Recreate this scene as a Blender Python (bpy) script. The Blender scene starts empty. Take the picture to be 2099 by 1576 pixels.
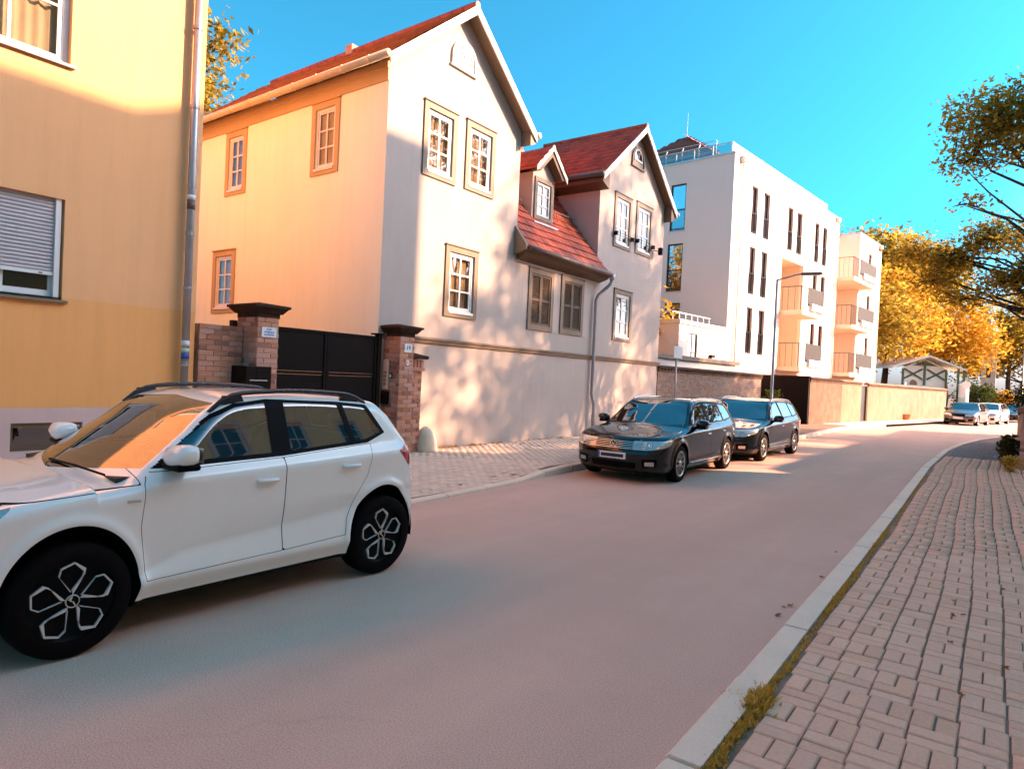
import bpy, bmesh, math, random
import numpy as np
from mathutils import Vector, Matrix

# ------------------------------------------------------------------ camera, sky, sun, exposure
S = bpy.context.scene
COL = S.collection
CAM_H = 1.72
ROLL, PITCH, YAW, FPX = math.radians(2.65), math.radians(-0.65), math.radians(36.55), 1370.0
SUN_AZ, SUN_EL = math.radians(54.0), math.radians(25.0)      # azimuth from +Y towards +X

fw = Vector((-math.sin(YAW)*math.cos(PITCH), math.cos(YAW)*math.cos(PITCH), math.sin(PITCH)))
rt = fw.cross(Vector((0, 0, 1))).normalized(); up = rt.cross(fw)
Rv = math.cos(ROLL)*rt + math.sin(ROLL)*up
Uv = -math.sin(ROLL)*rt + math.cos(ROLL)*up
cd = bpy.data.cameras.new('camera'); cam = bpy.data.objects.new('camera', cd); COL.objects.link(cam)
cam.matrix_world = Matrix(((Rv.x, Uv.x, -fw.x, 0), (Rv.y, Uv.y, -fw.y, 0), (Rv.z, Uv.z, -fw.z, CAM_H), (0, 0, 0, 1)))
cd.sensor_fit = 'HORIZONTAL'; cd.sensor_width = 36.0; cd.lens = FPX/2099*36.0
cd.clip_start = 0.05; cd.clip_end = 4000
S.camera = cam

W = bpy.data.worlds.new('World'); S.world = W; W.use_nodes = True
nt = W.node_tree; nt.nodes.clear()
sky = nt.nodes.new('ShaderNodeTexSky'); sky.sky_type = 'NISHITA'; sky.sun_disc = False
sky.sun_elevation = SUN_EL; sky.sun_rotation = SUN_AZ
sky.air_density = 0.5; sky.dust_density = 4.5; sky.ozone_density = 6.0; sky.altitude = 200
hs = nt.nodes.new('ShaderNodeHueSaturation'); hs.inputs['Hue'].default_value = 0.463; hs.inputs['Saturation'].default_value = 1.7; hs.inputs['Value'].default_value = 1.0
bg = nt.nodes.new('ShaderNodeBackground'); bg.inputs['Strength'].default_value = 0.104
wo = nt.nodes.new('ShaderNodeOutputWorld')
gm = nt.nodes.new('ShaderNodeGamma'); gm.inputs[1].default_value = 1.0
nt.links.new(sky.outputs[0], gm.inputs[0]); nt.links.new(gm.outputs[0], hs.inputs['Color']); nt.links.new(hs.outputs[0], bg.inputs['Color']); nt.links.new(bg.outputs[0], wo.inputs['Surface'])

sl = bpy.data.lights.new('sun', 'SUN'); sl.energy = 2.7; sl.angle = math.radians(0.53); sl.color = (1.0, 0.74, 0.52)
so = bpy.data.objects.new('sun', sl); COL.objects.link(so)
sd = Vector((math.sin(SUN_AZ)*math.cos(SUN_EL), math.cos(SUN_AZ)*math.cos(SUN_EL), math.sin(SUN_EL)))
so.rotation_euler = sd.to_track_quat('Z', 'Y').to_euler(); so.location = sd*60

S.view_settings.view_transform = 'Standard'; S.view_settings.look = 'None'
S.view_settings.gamma = 1.0; S.view_settings.use_curve_mapping = False
S.view_settings.exposure = 2.52
S.view_settings.use_white_balance = True; S.view_settings.white_balance_temperature = 8100; S.view_settings.white_balance_tint = 26   # warm balance of the photograph
S.cycles.max_bounces = 7; S.cycles.diffuse_bounces = 4; S.cycles.glossy_bounces = 4; S.cycles.transparent_max_bounces = 12
S.cycles.caustics_reflective = False; S.cycles.caustics_refractive = False
S.cycles.sample_clamp_indirect = 6.0
S.cycles.use_denoising = True

# ------------------------------------------------------------------ helpers
rnd = random.Random(7)
WM = {}

def link(o): COL.objects.link(o); return o

def tag(o, label=None, cat=None, group=None, kind=None):
    if label: o['label'] = label
    if cat: o['category'] = cat
    if group: o['group'] = group
    if kind: o['kind'] = kind
    return o

def thing(name, loc, label, cat, rz=0.0, group=None):
    o = link(bpy.data.objects.new(name, None)); o.location = loc; o.rotation_euler = (0, 0, rz)
    o.empty_display_size = 0.2
    WM[o.name] = Matrix.Translation(Vector(loc)) @ Matrix.Rotation(rz, 4, 'Z')
    return tag(o, label, cat, group)

class Fr:
    """facade frame: u along the wall, n outward, z up"""
    def __init__(s, o, u, n): s.o, s.u, s.n = Vector(o), Vector(u).normalized(), Vector(n).normalized()
    def __call__(s, u, n, z): return s.o + s.u*u + s.n*n + Vector((0, 0, z))
WORLD = lambda u, n, z: Vector((u, n, z))

class MB:
    def __init__(s, fr=None): s.v, s.f, s.fr = [], [], fr or WORLD
    def P(s, p): s.v.append(tuple(s.fr(*p))); return len(s.v)-1
    def poly(s, pts): s.f.append([s.P(p) for p in pts]); return s
    def box(s, a0, a1, b0, b1, c0, c1):
        i = [s.P(p) for p in ((a0,b0,c0),(a1,b0,c0),(a1,b1,c0),(a0,b1,c0),(a0,b0,c1),(a1,b0,c1),(a1,b1,c1),(a0,b1,c1))]
        for q in ((0,3,2,1),(4,5,6,7),(0,1,5,4),(1,2,6,5),(2,3,7,6),(3,0,4,7)): s.f.append([i[k] for k in q])
        return s
    def bbox(s, a0, a1, b0, b1, c0, c1, r):
        """box with chamfered vertical and horizontal edges"""
        bm = bmesh.new(); bmesh.ops.create_cube(bm, size=1)
        for v in bm.verts: v.co = Vector(((a0+a1)/2+v.co.x*(a1-a0), (b0+b1)/2+v.co.y*(b1-b0), (c0+c1)/2+v.co.z*(c1-c0)))
        bmesh.ops.bevel(bm, geom=bm.edges[:], offset=r, segments=2, affect='EDGES', profile=0.5)
        return s.bm(bm)
    def bm(s, bm):
        bm.verts.ensure_lookup_table(); k = len(s.v)
        for v in bm.verts: s.P(v.co)
        for f in bm.faces: s.f.append([k+v.index for v in f.verts])
        bm.free(); return s
    def prism(s, poly, lo, hi, axis=1):
        """2D polygon extruded: axis=1 -> poly in (u,z), extruded along n; axis=2 -> poly in (u,n), along z; axis=0 -> poly (n,z), along u"""
        def mk(p, t): return {0: (t, p[0], p[1]), 1: (p[0], t, p[1]), 2: (p[0], p[1], t)}[axis]
        a = [s.P(mk(p, lo)) for p in poly]; b = [s.P(mk(p, hi)) for p in poly]; n = len(poly)
        s.f.append(a[::-1]); s.f.append(b)
        for i in range(n): s.f.append([a[i], a[(i+1) % n], b[(i+1) % n], b[i]])
        return s
    def tube(s, pts, r, n=8, cap=True):
        pts = [Vector(p) for p in pts]; rr = r if isinstance(r, (list, tuple)) else [r]*len(pts)
        rings = []; pu = None
        for i, p in enumerate(pts):
            d = (pts[min(i+1, len(pts)-1)]-pts[max(i-1, 0)])
            if d.length < 1e-9: d = Vector((0, 0, 1))
            d.normalize()
            if pu is None: pu = d.orthogonal().normalized()
            pu = (pu-d*pu.dot(d))
            if pu.length < 1e-6: pu = d.orthogonal()
            pu.normalize(); pv = d.cross(pu)
            rings.append([s.P(p+(pu*math.cos(2*math.pi*k/n)+pv*math.sin(2*math.pi*k/n))*rr[i]) for k in range(n)])
        for a, b in zip(rings, rings[1:]):
            for k in range(n): s.f.append([a[k], a[(k+1) % n], b[(k+1) % n], b[k]])
        if cap: s.f.append(rings[0][::-1]); s.f.append(rings[-1])
        return s
    def lathe(s, prof, c=(0, 0, 0), n=24, axis='z', cap=True):
        """profile of (radius, height) turned about an axis through c"""
        c = Vector(c); rings = []
        for r, h in prof:
            ring = []
            for k in range(n):
                a = 2*math.pi*k/n; x, y = r*math.cos(a), r*math.sin(a)
                ring.append(s.P(c+(Vector((x, y, h)) if axis == 'z' else Vector((h, x, y)) if axis == 'x' else Vector((x, h, y)))))
            rings.append(ring)
        for a, b in zip(rings, rings[1:]):
            for k in range(n): s.f.append([a[k], a[(k+1) % n], b[(k+1) % n], b[k]])
        if cap: s.f.append(rings[0][::-1]); s.f.append(rings[-1])
        return s
    def build(s, name, mat, parent=None, smooth=False, local=False, label=None, kind=None):
        me = bpy.data.meshes.new(name)
        v = s.v
        if parent is not None and not local:
            iv = WM[parent.name].inverted(); v = [tuple(iv @ Vector(p)) for p in s.v]
        me.from_pydata(v, [], s.f); me.update()
        if mat: me.materials.append(M[mat] if isinstance(mat, str) else mat)
        if smooth: me.shade_smooth()
        o = link(bpy.data.objects.new(name, me))
        if parent is not None: o.parent = parent; WM[o.name] = WM[parent.name]
        else: WM[o.name] = Matrix()
        if label: o['label'] = label
        if kind: o['kind'] = kind
        return o

def npmesh(name, V, F, mat, parent=None, smooth=True, normals=None):
    """numpy mesh already in the parent's coordinates"""
    me = bpy.data.meshes.new(name)
    F = np.asarray(F, dtype=np.int32); V = np.asarray(V, dtype=np.float32); k = F.shape[1]
    me.vertices.add(len(V)); me.vertices.foreach_set('co', V.ravel())
    me.loops.add(F.size); me.loops.foreach_set('vertex_index', F.ravel())
    me.polygons.add(len(F)); me.polygons.foreach_set('loop_start', np.arange(0, F.size, k, dtype=np.int32))
    me.update(calc_edges=True); me.validate()
    me.materials.append(M[mat] if isinstance(mat, str) else mat)
    if smooth: me.shade_smooth()
    if normals is not None and len(me.vertices) == len(normals):
        me.normals_split_custom_set_from_vertices([tuple(n) for n in normals])
    o = link(bpy.data.objects.new(name, me))
    if parent is not None: o.parent = parent; WM[o.name] = WM[parent.name]
    else: WM[o.name] = Matrix()
    return o

def place(mesh, name, parent, M4):
    """one more object sharing a mesh, at world matrix M4 under parent"""
    o = link(bpy.data.objects.new(name, mesh))
    if parent is not None:
        o.parent = parent; m = WM[parent.name].inverted() @ M4
    else: m = M4
    o.matrix_basis = m; WM[o.name] = M4
    return o

# ------------------------------------------------------------------ materials
M = {}
def _m(name):
    m = bpy.data.materials.new(name); m.use_nodes = True; t = m.node_tree; t.nodes.clear()
    out = t.nodes.new('ShaderNodeOutputMaterial'); b = t.nodes.new('ShaderNodeBsdfPrincipled')
    t.links.new(b.outputs[0], out.inputs['Surface']); M[name] = m
    return m, t, b, out
def N(t, ty, **kw):
    n = t.nodes.new(ty)
    for k, v in kw.items():
        if k in n.inputs: n.inputs[k].default_value = v
        else: setattr(n, k, v)
    return n
def mixc(t, fac, a, b, mode='MIX'):
    n = t.nodes.new('ShaderNodeMix'); n.data_type = 'RGBA'; n.blend_type = mode
    for sock, val in ((n.inputs[0], fac), (n.inputs[6], a), (n.inputs[7], b)):
        if hasattr(val, 'is_linked') or hasattr(val, 'links'): t.links.new(val, sock)
        elif isinstance(val, (int, float)): sock.default_value = val
        else: sock.default_value = (*val[:3], 1)
    return n.outputs[2]
def coords(t, kind='Object', scale=None):
    tc = t.nodes.new('ShaderNodeTexCoord'); o = tc.outputs[kind]
    if scale:
        mp = t.nodes.new('ShaderNodeMapping'); mp.inputs['Scale'].default_value = scale; t.links.new(o, mp.inputs[0]); o = mp.outputs[0]
    return o
def noise(t, vec, scale, detail=4, rough=0.55):
    n = N(t, 'ShaderNodeTexNoise'); n.inputs['Scale'].default_value = scale; n.inputs['Detail'].default_value = detail; n.inputs['Roughness'].default_value = rough
    t.links.new(vec, n.inputs['Vector']); return n.outputs[0]
def ramp(t, fac, stops):
    r = t.nodes.new('ShaderNodeValToRGB'); e = r.color_ramp.elements
    while len(e) < len(stops): e.new(0.5)
    for k, (p, c) in enumerate(stops): e[k].position = p; e[k].color = (*c, 1) if len(c) == 3 else c
    t.links.new(fac, r.inputs[0]); return r.outputs[0]
def bump(t, b, h, strength, dist=0.02):
    n = t.nodes.new('ShaderNodeBump'); n.inputs['Strength'].default_value = strength; n.inputs['Distance'].default_value = dist
    t.links.new(h, n.inputs['Height']); t.links.new(n.outputs[0], b.inputs['Normal']); return n
def tint(c, k):
    k = min(k, 1/max(max(c), 1e-6)); return tuple(x*k for x in c)

def surf(name, c, rough=0.8, var=0.12, vs=1.2, bs=60.0, bst=0.25, bd=0.01, spec=0.3, metal=0.0, fine=0.0, streak=0.0, c2=None, coat=0.0):
    """paint, plaster, stone, wood or metal: a base colour that drifts, fine relief, optional streaks of dirt"""
    m, t, b, _ = _m(name); v = coords(t)
    n1 = noise(t, v, vs, 5, 0.6)
    col = mixc(t, ramp(t, n1, [(0.3, (0, 0, 0)), (0.7, (1, 1, 1))]), tint(c, 1-var), c2 or tint(c, 1+var))
    if fine:
        n2 = noise(t, v, 90, 2); col = mixc(t, fine, col, ramp(t, n2, [(0.3, tint(c, 0.45)), (0.7, tint(c, 1.5))]))
    if streak:
        n3 = noise(t, coords(t, 'Object', (3.0, 3.0, 0.22)), 2.0, 5, 0.65)
        col = mixc(t, ramp(t, n3, [(0.45, (0, 0, 0)), (0.8, (streak,)*3)]), col, tint(c, 0.55))
    t.links.new(col, b.inputs['Base Color'])
    b.inputs['Metallic'].default_value = metal; b.inputs['Specular IOR Level'].default_value = spec
    n4 = noise(t, v, vs*2.3, 3)
    r = t.nodes.new('ShaderNodeMapRange'); r.inputs['To Min'].default_value = max(0.02, rough-0.08); r.inputs['To Max'].default_value = min(1, rough+0.08)
    t.links.new(n4, r.inputs['Value']); t.links.new(r.outputs[0], b.inputs['Roughness'])
    if coat: b.inputs['Coat Weight'].default_value = coat; b.inputs['Coat Roughness'].default_value = 0.03
    if bst: bump(t, b, noise(t, v, bs, 4, 0.6), bst, bd)
    return m

def rand_islands(t):
    g = t.nodes.new('ShaderNodeNewGeometry'); o = t.nodes.new('ShaderNodeObjectInfo')
    a = N(t, 'ShaderNodeMath', operation='ADD'); t.links.new(g.outputs['Random Per Island'], a.inputs[0]); t.links.new(o.outputs['Random'], a.inputs[1])
    f = N(t, 'ShaderNodeMath', operation='FRACT'); t.links.new(a.outputs[0], f.inputs[0]); return f.outputs[0]

def pieces(name, stops, rough=0.85, fine=0.3, bst=0.4, bs=90, spec=0.25, patch=0.25):
    """bricks, tiles, pavers: one colour per piece, weathered"""
    m, t, b, _ = _m(name); v = coords(t, 'Generated'); geo = t.nodes.new('ShaderNodeNewGeometry')
    base = ramp(t, rand_islands(t), stops)
    mid = stops[len(stops)//2][1]
    w = noise(t, geo.outputs['Position'], 1.1, 4)
    col = mixc(t, ramp(t, w, [(0.35, (0, 0, 0)), (0.75, (patch,)*3)]), base, tint(mid, 0.55))
    f = noise(t, geo.outputs['Position'], 55, 3, 0.7)
    col = mixc(t, fine, col, ramp(t, f, [(0.3, tint(mid, 0.5)), (0.72, tint(mid, 1.5))]))
    t.links.new(col, b.inputs['Base Color']); b.inputs['Roughness'].default_value = rough; b.inputs['Specular IOR Level'].default_value = spec
    bump(t, b, noise(t, geo.outputs['Position'], bs, 4, 0.65), bst, 0.008)
    return m

def glass(name, tintc=(0.05, 0.045, 0.04), trans=0.0, rough=0.02, refl=0.07):
    """window pane: sharp reflection by angle over a tinted see-through or dark body"""
    m, t, b, out = _m(name); t.nodes.remove(b)
    gl = N(t, 'ShaderNodeBsdfGlossy'); gl.inputs['Roughness'].default_value = rough; gl.inputs['Color'].default_value = (1, 1, 1, 1)
    if trans > 0:
        body = N(t, 'ShaderNodeBsdfTransparent'); body.inputs['Color'].default_value = (trans, trans*0.95, trans*0.88, 1)
    else:
        body = N(t, 'ShaderNodeBsdfDiffuse'); body.inputs['Color'].default_value = (*tintc, 1)
    g0 = t.nodes.new('ShaderNodeNewGeometry'); dt = N(t, 'ShaderNodeVectorMath', operation='DOT_PRODUCT'); t.links.new(g0.outputs['Incoming'], dt.inputs[0]); t.links.new(g0.outputs['Normal'], dt.inputs[1])
    ab = N(t, 'ShaderNodeMath', operation='ABSOLUTE'); t.links.new(dt.outputs['Value'], ab.inputs[0])
    om = N(t, 'ShaderNodeMath', operation='SUBTRACT'); om.inputs[0].default_value = 1.0; t.links.new(ab.outputs[0], om.inputs[1])
    pw = N(t, 'ShaderNodeMath', operation='POWER'); t.links.new(om.outputs[0], pw.inputs[0]); pw.inputs[1].default_value = 4.0
    a = N(t, 'ShaderNodeMath', operation='MULTIPLY_ADD'); t.links.new(pw.outputs[0], a.inputs[0]); a.inputs[1].default_value = 0.9; a.inputs[2].default_value = 0.04+refl; a.use_clamp = True
    mx = t.nodes.new('ShaderNodeMixShader'); t.links.new(a.outputs[0], mx.inputs[0]); t.links.new(body.outputs[0], mx.inputs[1]); t.links.new(gl.outputs[0], mx.inputs[2])
    geo = t.nodes.new('ShaderNodeNewGeometry')
    bn = t.nodes.new('ShaderNodeBump'); bn.inputs['Strength'].default_value = 0.02; bn.inputs['Distance'].default_value = 0.02
    t.links.new(noise(t, geo.outputs['Position'], 1.5, 1), bn.inputs['Height']); t.links.new(bn.outputs[0], gl.inputs['Normal'])
    t.links.new(mx.outputs[0], out.inputs['Surface'])
    return m

def paint(name, c, rough=0.28, coat=1.0, metal=0.0, dirty=0.16, ior=1.6, spec=0.5):
    m, t, b, _ = _m(name)
    b.inputs['Base Color'].default_value = (*c, 1); b.inputs['Roughness'].default_value = rough; b.inputs['Metallic'].default_value = metal
    b.inputs['Coat Weight'].default_value = coat; b.inputs['Coat Roughness'].default_value = 0.025; b.inputs['Coat IOR'].default_value = ior; b.inputs['Specular IOR Level'].default_value = spec
    geo = t.nodes.new('ShaderNodeNewGeometry')
    dirt = noise(t, geo.outputs['Position'], 2.5, 5, 0.7)
    t.links.new(mixc(t, ramp(t, dirt, [(0.45, (0, 0, 0)), (0.8, (dirty,)*3)]), c, (0.30, 0.24, 0.18)), b.inputs['Base Color'])
    return m

def leafm(name, stops, transl=0.45):
    m, t, b, out = _m(name); t.nodes.remove(b)
    g = t.nodes.new('ShaderNodeNewGeometry'); col = ramp(t, g.outputs['Random Per Island'], stops)
    n = noise(t, g.outputs['Position'], 0.5, 3)
    col = mixc(t, ramp(t, n, [(0.4, (0, 0, 0)), (0.65, (0.5,)*3)]), col, stops[0][1])
    d = N(t, 'ShaderNodeBsdfDiffuse'); tr = N(t, 'ShaderNodeBsdfTranslucent'); t.links.new(col, d.inputs[0]); t.links.new(col, tr.inputs[0])
    mx = t.nodes.new('ShaderNodeMixShader'); mx.inputs[0].default_value = transl
    t.links.new(d.outputs[0], mx.inputs[1]); t.links.new(tr.outputs[0], mx.inputs[2]); t.links.new(mx.outputs[0], out.inputs['Surface'])
    return m
# ------------------------------------------------------------------ the palette
def asphalt():
    m, t, b, _ = _m('asphalt'); c = (0.76, 0.44, 0.335)
    geo = t.nodes.new('ShaderNodeNewGeometry'); P = geo.outputs['Position']
    mp = t.nodes.new('ShaderNodeMapping'); mp.inputs['Scale'].default_value = (1.1, 0.07, 1); t.links.new(P, mp.inputs[0])
    col = mixc(t, ramp(t, noise(t, mp.outputs[0], 1.0, 3), [(0.35, (0, 0, 0)), (0.68, (1, 1, 1))]), tint(c, 0.80), tint(c, 1.08))
    col = mixc(t, ramp(t, noise(t, P, 0.55, 5, 0.62), [(0.46, (0, 0, 0)), (0.60, (0.38,)*3)]), col, tint(c, 0.70))
    col = mixc(t, ramp(t, noise(t, P, 3.2, 4, 0.7), [(0.5, (0, 0, 0)), (0.78, (0.35,)*3)]), col, tint(c, 0.62))
    g = noise(t, P, 120, 2, 0.7)
    col = mixc(t, 0.55, col, ramp(t, g, [(0.30, tint(c, 0.40)), (0.48, tint(c, 0.90)), (0.62, tint(c, 1.15)), (0.75, (0.95, 0.78, 0.68))]))
    vo = N(t, 'ShaderNodeTexVoronoi', feature='DISTANCE_TO_EDGE'); vo.inputs['Scale'].default_value = 0.42
    wv = N(t, 'ShaderNodeTexNoise'); wv.inputs['Scale'].default_value = 2.2; wv.inputs['Detail'].default_value = 5; t.links.new(P, wv.inputs['Vector'])
    ad = N(t, 'ShaderNodeVectorMath', operation='MULTIPLY_ADD'); t.links.new(wv.outputs['Color'], ad.inputs[0]); ad.inputs[1].default_value = (0.55,)*3; t.links.new(P, ad.inputs[2]); t.links.new(ad.outputs[0], vo.inputs['Vector'])
    crack = ramp(t, vo.outputs['Distance'], [(0.0, (1, 1, 1)), (0.006, (0, 0, 0))])
    msk = ramp(t, noise(t, P, 0.30, 2), [(0.54, (0, 0, 0)), (0.62, (0.10,)*3)])
    both = N(t, 'ShaderNodeMath', operation='MULTIPLY'); t.links.new(crack, both.inputs[0]); t.links.new(msk, both.inputs[1])
    col = mixc(t, both.outputs[0], col, tint(c, 0.30))
    t.links.new(col, b.inputs['Base Color']); b.inputs['Roughness'].default_value = 0.85; b.inputs['Specular IOR Level'].default_value = 0.2
    bump(t, b, g, 0.35, 0.004)
asphalt()
surf('earth', (0.16, 0.12, 0.08), 0.95, 0.3, 0.5, 20, 0.5, 0.03)
surf('joint', (0.3, 0.17, 0.12), 0.95, 0.3, 3, 80, 0.6)
surf('granite', (1.0, 0.72, 0.54), 0.75, 0.12, 2.5, 140, 0.5, 0.006, fine=0.22)
surf('plaster_white', (0.5, 0.405, 0.36), 0.92, 0.05, 0.9, 130, 0.35, 0.006, 0.15, streak=0.18)
surf('plaster_base', (0.52, 0.415, 0.365), 0.92, 0.06, 0.8, 130, 0.35, 0.006, 0.15, streak=0.16)
surf('plaster_cream', (0.96, 1.0, 0.86), 0.92, 0.05, 0.7, 130, 0.35, 0.006, 0.15, streak=0.14)
surf('plaster_frieze', (0.56, 0.4, 0.23), 0.9, 0.06, 0.8, 100, 0.3, 0.006, 0.15)
surf('plaster_orange', (1.0, 0.47, 0.225), 0.92, 0.05, 0.8, 120, 0.5, 0.008, 0.15, streak=0.16)
surf('plaster_orange_low', (1.0, 0.43, 0.155), 0.92, 0.05, 0.8, 120, 0.5, 0.008, 0.15, streak=0.2)
surf('plinth_grey', (0.66, 0.44, 0.4), 0.9, 0.06, 1.0, 120, 0.4, 0.006, 0.2, streak=0.1)
surf('plaster_modern', (1.0, 0.78, 0.66), 0.92, 0.03, 0.6, 150, 0.2, 0.004, 0.15, streak=0.05)
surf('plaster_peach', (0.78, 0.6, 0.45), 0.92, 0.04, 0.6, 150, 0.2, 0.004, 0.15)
surf('plaster_yellow', (0.9, 0.7, 0.4), 0.92, 0.06, 0.6, 120, 0.3, 0.006, 0.15, streak=0.1)
surf('wood_brown', (0.13, 0.075, 0.045), 0.6, 0.16, 2.0, 40, 0.25, 0.006, 0.35, streak=0.25)
surf('wood_trim', (0.22, 0.145, 0.095), 0.55, 0.1, 2.0, 60, 0.2, 0.004, 0.35, streak=0.15)
surf('wood_white', (0.74, 0.68, 0.60), 0.5, 0.06, 2.0, 60, 0.12, 0.003, 0.4, streak=0.12)
surf('frame_white', (0.76, 0.73, 0.70), 0.35, 0.04, 3.0, 80, 0.05, 0.002, 0.5)
surf('frame_dark', (0.014, 0.006, 0.005), 0.4, 0.2, 3.0, 80, 0.05, 0.002, 0.5)
surf('shutter_grey', (0.46, 0.42, 0.43), 0.5, 0.05, 3.0, 60, 0.05, 0.002, 0.4)
surf('zinc', (0.40, 0.36, 0.36), 0.42, 0.16, 2.5, 40, 0.15, 0.004, 0.5, metal=0.55, streak=0.3)
surf('zinc_dark', (0.14, 0.09, 0.075), 0.5, 0.2, 2.5, 40, 0.15, 0.004, 0.5, metal=0.3, streak=0.3)
surf('gutter_cream', (0.72, 0.56, 0.36), 0.45, 0.08, 2.0, 40, 0.1, 0.004, 0.5, streak=0.2)
surf('black_metal', (0.006, 0.0025, 0.002), 0.5, 0.25, 2.0, 60, 0.06, 0.002, 0.15)
surf('gate_black', (0.007, 0.003, 0.0025), 0.6, 0.2, 0.8, 60, 0.08, 0.002, 0.12)
surf('grey_metal', (0.34, 0.31, 0.30), 0.4, 0.1, 2.0, 60, 0.06, 0.002, 0.5, metal=0.5)
surf('steel_light', (0.60, 0.57, 0.54), 0.35, 0.08, 2.0, 60, 0.05, 0.002, 0.5, metal=0.4)
surf('capstone', (0.055, 0.026, 0.016), 0.85, 0.3, 3.0, 50, 0.6, 0.01, 0.2, streak=0.3)
surf('mortar', (0.5, 0.33, 0.25), 0.95, 0.25, 4.0, 90, 0.6, 0.006, 0.1)
surf('guard_stone', (0.95, 0.68, 0.5), 0.8, 0.2, 3.0, 60, 0.5, 0.01, 0.2, streak=0.35)
surf('curtain', (0.75, 0.6, 0.48), 0.9, 0.1, 3.0, 50, 0.0, 0.01, 0.1)
surf('curtain_pale', (0.78, 0.70, 0.58), 0.9, 0.1, 3.0, 50, 0.0, 0.01, 0.1)
surf('room_dark', (0.03, 0.014, 0.01), 0.9, 0.3, 1.0, 10, 0.0)
surf('white_sign', (0.72, 0.74, 0.74), 0.4, 0.04, 2, 40, 0.0)
surf('ink', (0.03, 0.03, 0.05), 0.6, 0.1, 5, 50, 0.0)
surf('sign_blue', (0.02, 0.10, 0.40), 0.4, 0.05, 5, 50, 0.0)
surf('bark', (0.085, 0.052, 0.034), 0.95, 0.35, 3.0, 22, 0.9, 0.03, 0.1)
surf('timber_green', (0.10, 0.13, 0.085), 0.7, 0.15, 2.0, 50, 0.2, 0.005, 0.2)
surf('roof_felt', (0.20, 0.19, 0.19), 0.7, 0.15, 1.0, 80, 0.3)
surf('roof_metal', (0.55, 0.53, 0.50), 0.35, 0.12, 1.0, 30, 0.1, 0.005, 0.5, metal=0.5, streak=0.2)
surf('balcony_brown', (0.022, 0.013, 0.009), 0.7, 0.15, 3.0, 50, 0.2)
surf('balcony_pale', (0.62, 0.63, 0.60), 0.5, 0.06, 3.0, 50, 0.05)
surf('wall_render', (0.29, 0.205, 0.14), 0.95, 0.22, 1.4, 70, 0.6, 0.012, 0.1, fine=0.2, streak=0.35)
surf('wall_render_shaded', (0.24, 0.135, 0.095), 0.95, 0.35, 2.4, 60, 0.7, 0.012, 0.1, fine=0.3, streak=0.4)  # streaky twin of wall_render, darkened in colour for the stretch in shade
surf('coping_red', (0.3, 0.15, 0.1), 0.85, 0.2, 2.0, 60, 0.4)
surf('cone_orange', (0.42, 0.15, 0.07), 0.5, 0.1, 4, 40, 0.05)
surf('red_plastic', (0.45, 0.03, 0.02), 0.4, 0.1, 4, 40, 0.05)
surf('pale_green', (0.45, 0.60, 0.48), 0.5, 0.06, 2, 40, 0.05)
surf('dead_leaf', (0.30, 0.13, 0.04), 0.8, 0.4, 8, 60, 0.3)
glass('pane', trans=0.78, refl=0.0)
glass('pane_dark', (0.035, 0.018, 0.012), 0.0, refl=0.16)
glass('pane_mirror', (0.06, 0.035, 0.02), 0.0, refl=0.55)
glass('car_glass', trans=0.30, refl=0.12)
glass('car_glass_dark', (0.008, 0.006, 0.006), 0.0, refl=0.22)
glass('lamp_glass', trans=0.85, refl=0.10)
glass('roof_glass', trans=0.80, refl=0.08)
pieces('brick', [(0.0, (0.16, 0.05, 0.032)), (0.12, (0.38, 0.11, 0.055)), (0.4, (0.62, 0.25, 0.13)), (0.65, (0.62, 0.33, 0.27)), (0.85, (0.62, 0.20, 0.07)), (1.0, (0.74, 0.42, 0.34))], 0.9, 0.22, 0.7, 70, patch=0.3)
pieces('roof_tile', [(0.0, (0.36, 0.062, 0.036)), (0.35, (0.48, 0.088, 0.048)), (0.7, (0.56, 0.11, 0.058)), (0.92, (0.46, 0.10, 0.055)), (1.0, (0.24, 0.05, 0.035))], 0.55, 0.15, 0.25, 60, spec=0.4, patch=0.25)
pieces('roof_tile_old', [(0.0, (0.24, 0.07, 0.025)), (0.4, (0.32, 0.10, 0.035)), (0.75, (0.38, 0.13, 0.05)), (1.0, (0.18, 0.06, 0.03))], 0.8, 0.25, 0.4, 60, patch=0.4)
pieces('paver', [(0.0, (0.84, 0.42, 0.27)), (0.3, (0.94, 0.50, 0.345)), (0.6, (0.98, 0.56, 0.39)), (0.85, (0.95, 0.48, 0.32)), (1.0, (0.86, 0.47, 0.34))], 0.9, 0.30, 0.5, 160, patch=0.14)
pieces('paver_pale', [(0.0, (0.80, 0.50, 0.37)), (0.4, (0.90, 0.59, 0.44)), (0.8, (0.96, 0.64, 0.48)), (1.0, (0.84, 0.54, 0.40))], 0.9, 0.25, 0.45, 120, patch=0.2)
pieces('sett', [(0.0, (0.20, 0.165, 0.155)), (0.5, (0.30, 0.25, 0.235)), (1.0, (0.38, 0.32, 0.29))], 0.9, 0.3, 0.5, 90, patch=0.3)
leafm('leaf_gold', [(0.0, (0.40, 0.17, 0.02)), (0.35, (0.68, 0.34, 0.04)), (0.7, (0.80, 0.48, 0.08)), (1.0, (0.60, 0.42, 0.08))], 0.5)
leafm('leaf_mixed', [(0.0, (0.18, 0.11, 0.025)), (0.4, (0.36, 0.25, 0.04)), (0.75, (0.60, 0.37, 0.06)), (1.0, (0.42, 0.34, 0.07))], 0.62)
leafm('leaf_dark', [(0.0, (0.035, 0.030, 0.010)), (0.5, (0.075, 0.060, 0.018)), (0.85, (0.14, 0.10, 0.02)), (1.0, (0.24, 0.14, 0.02))], 0.4)
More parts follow.
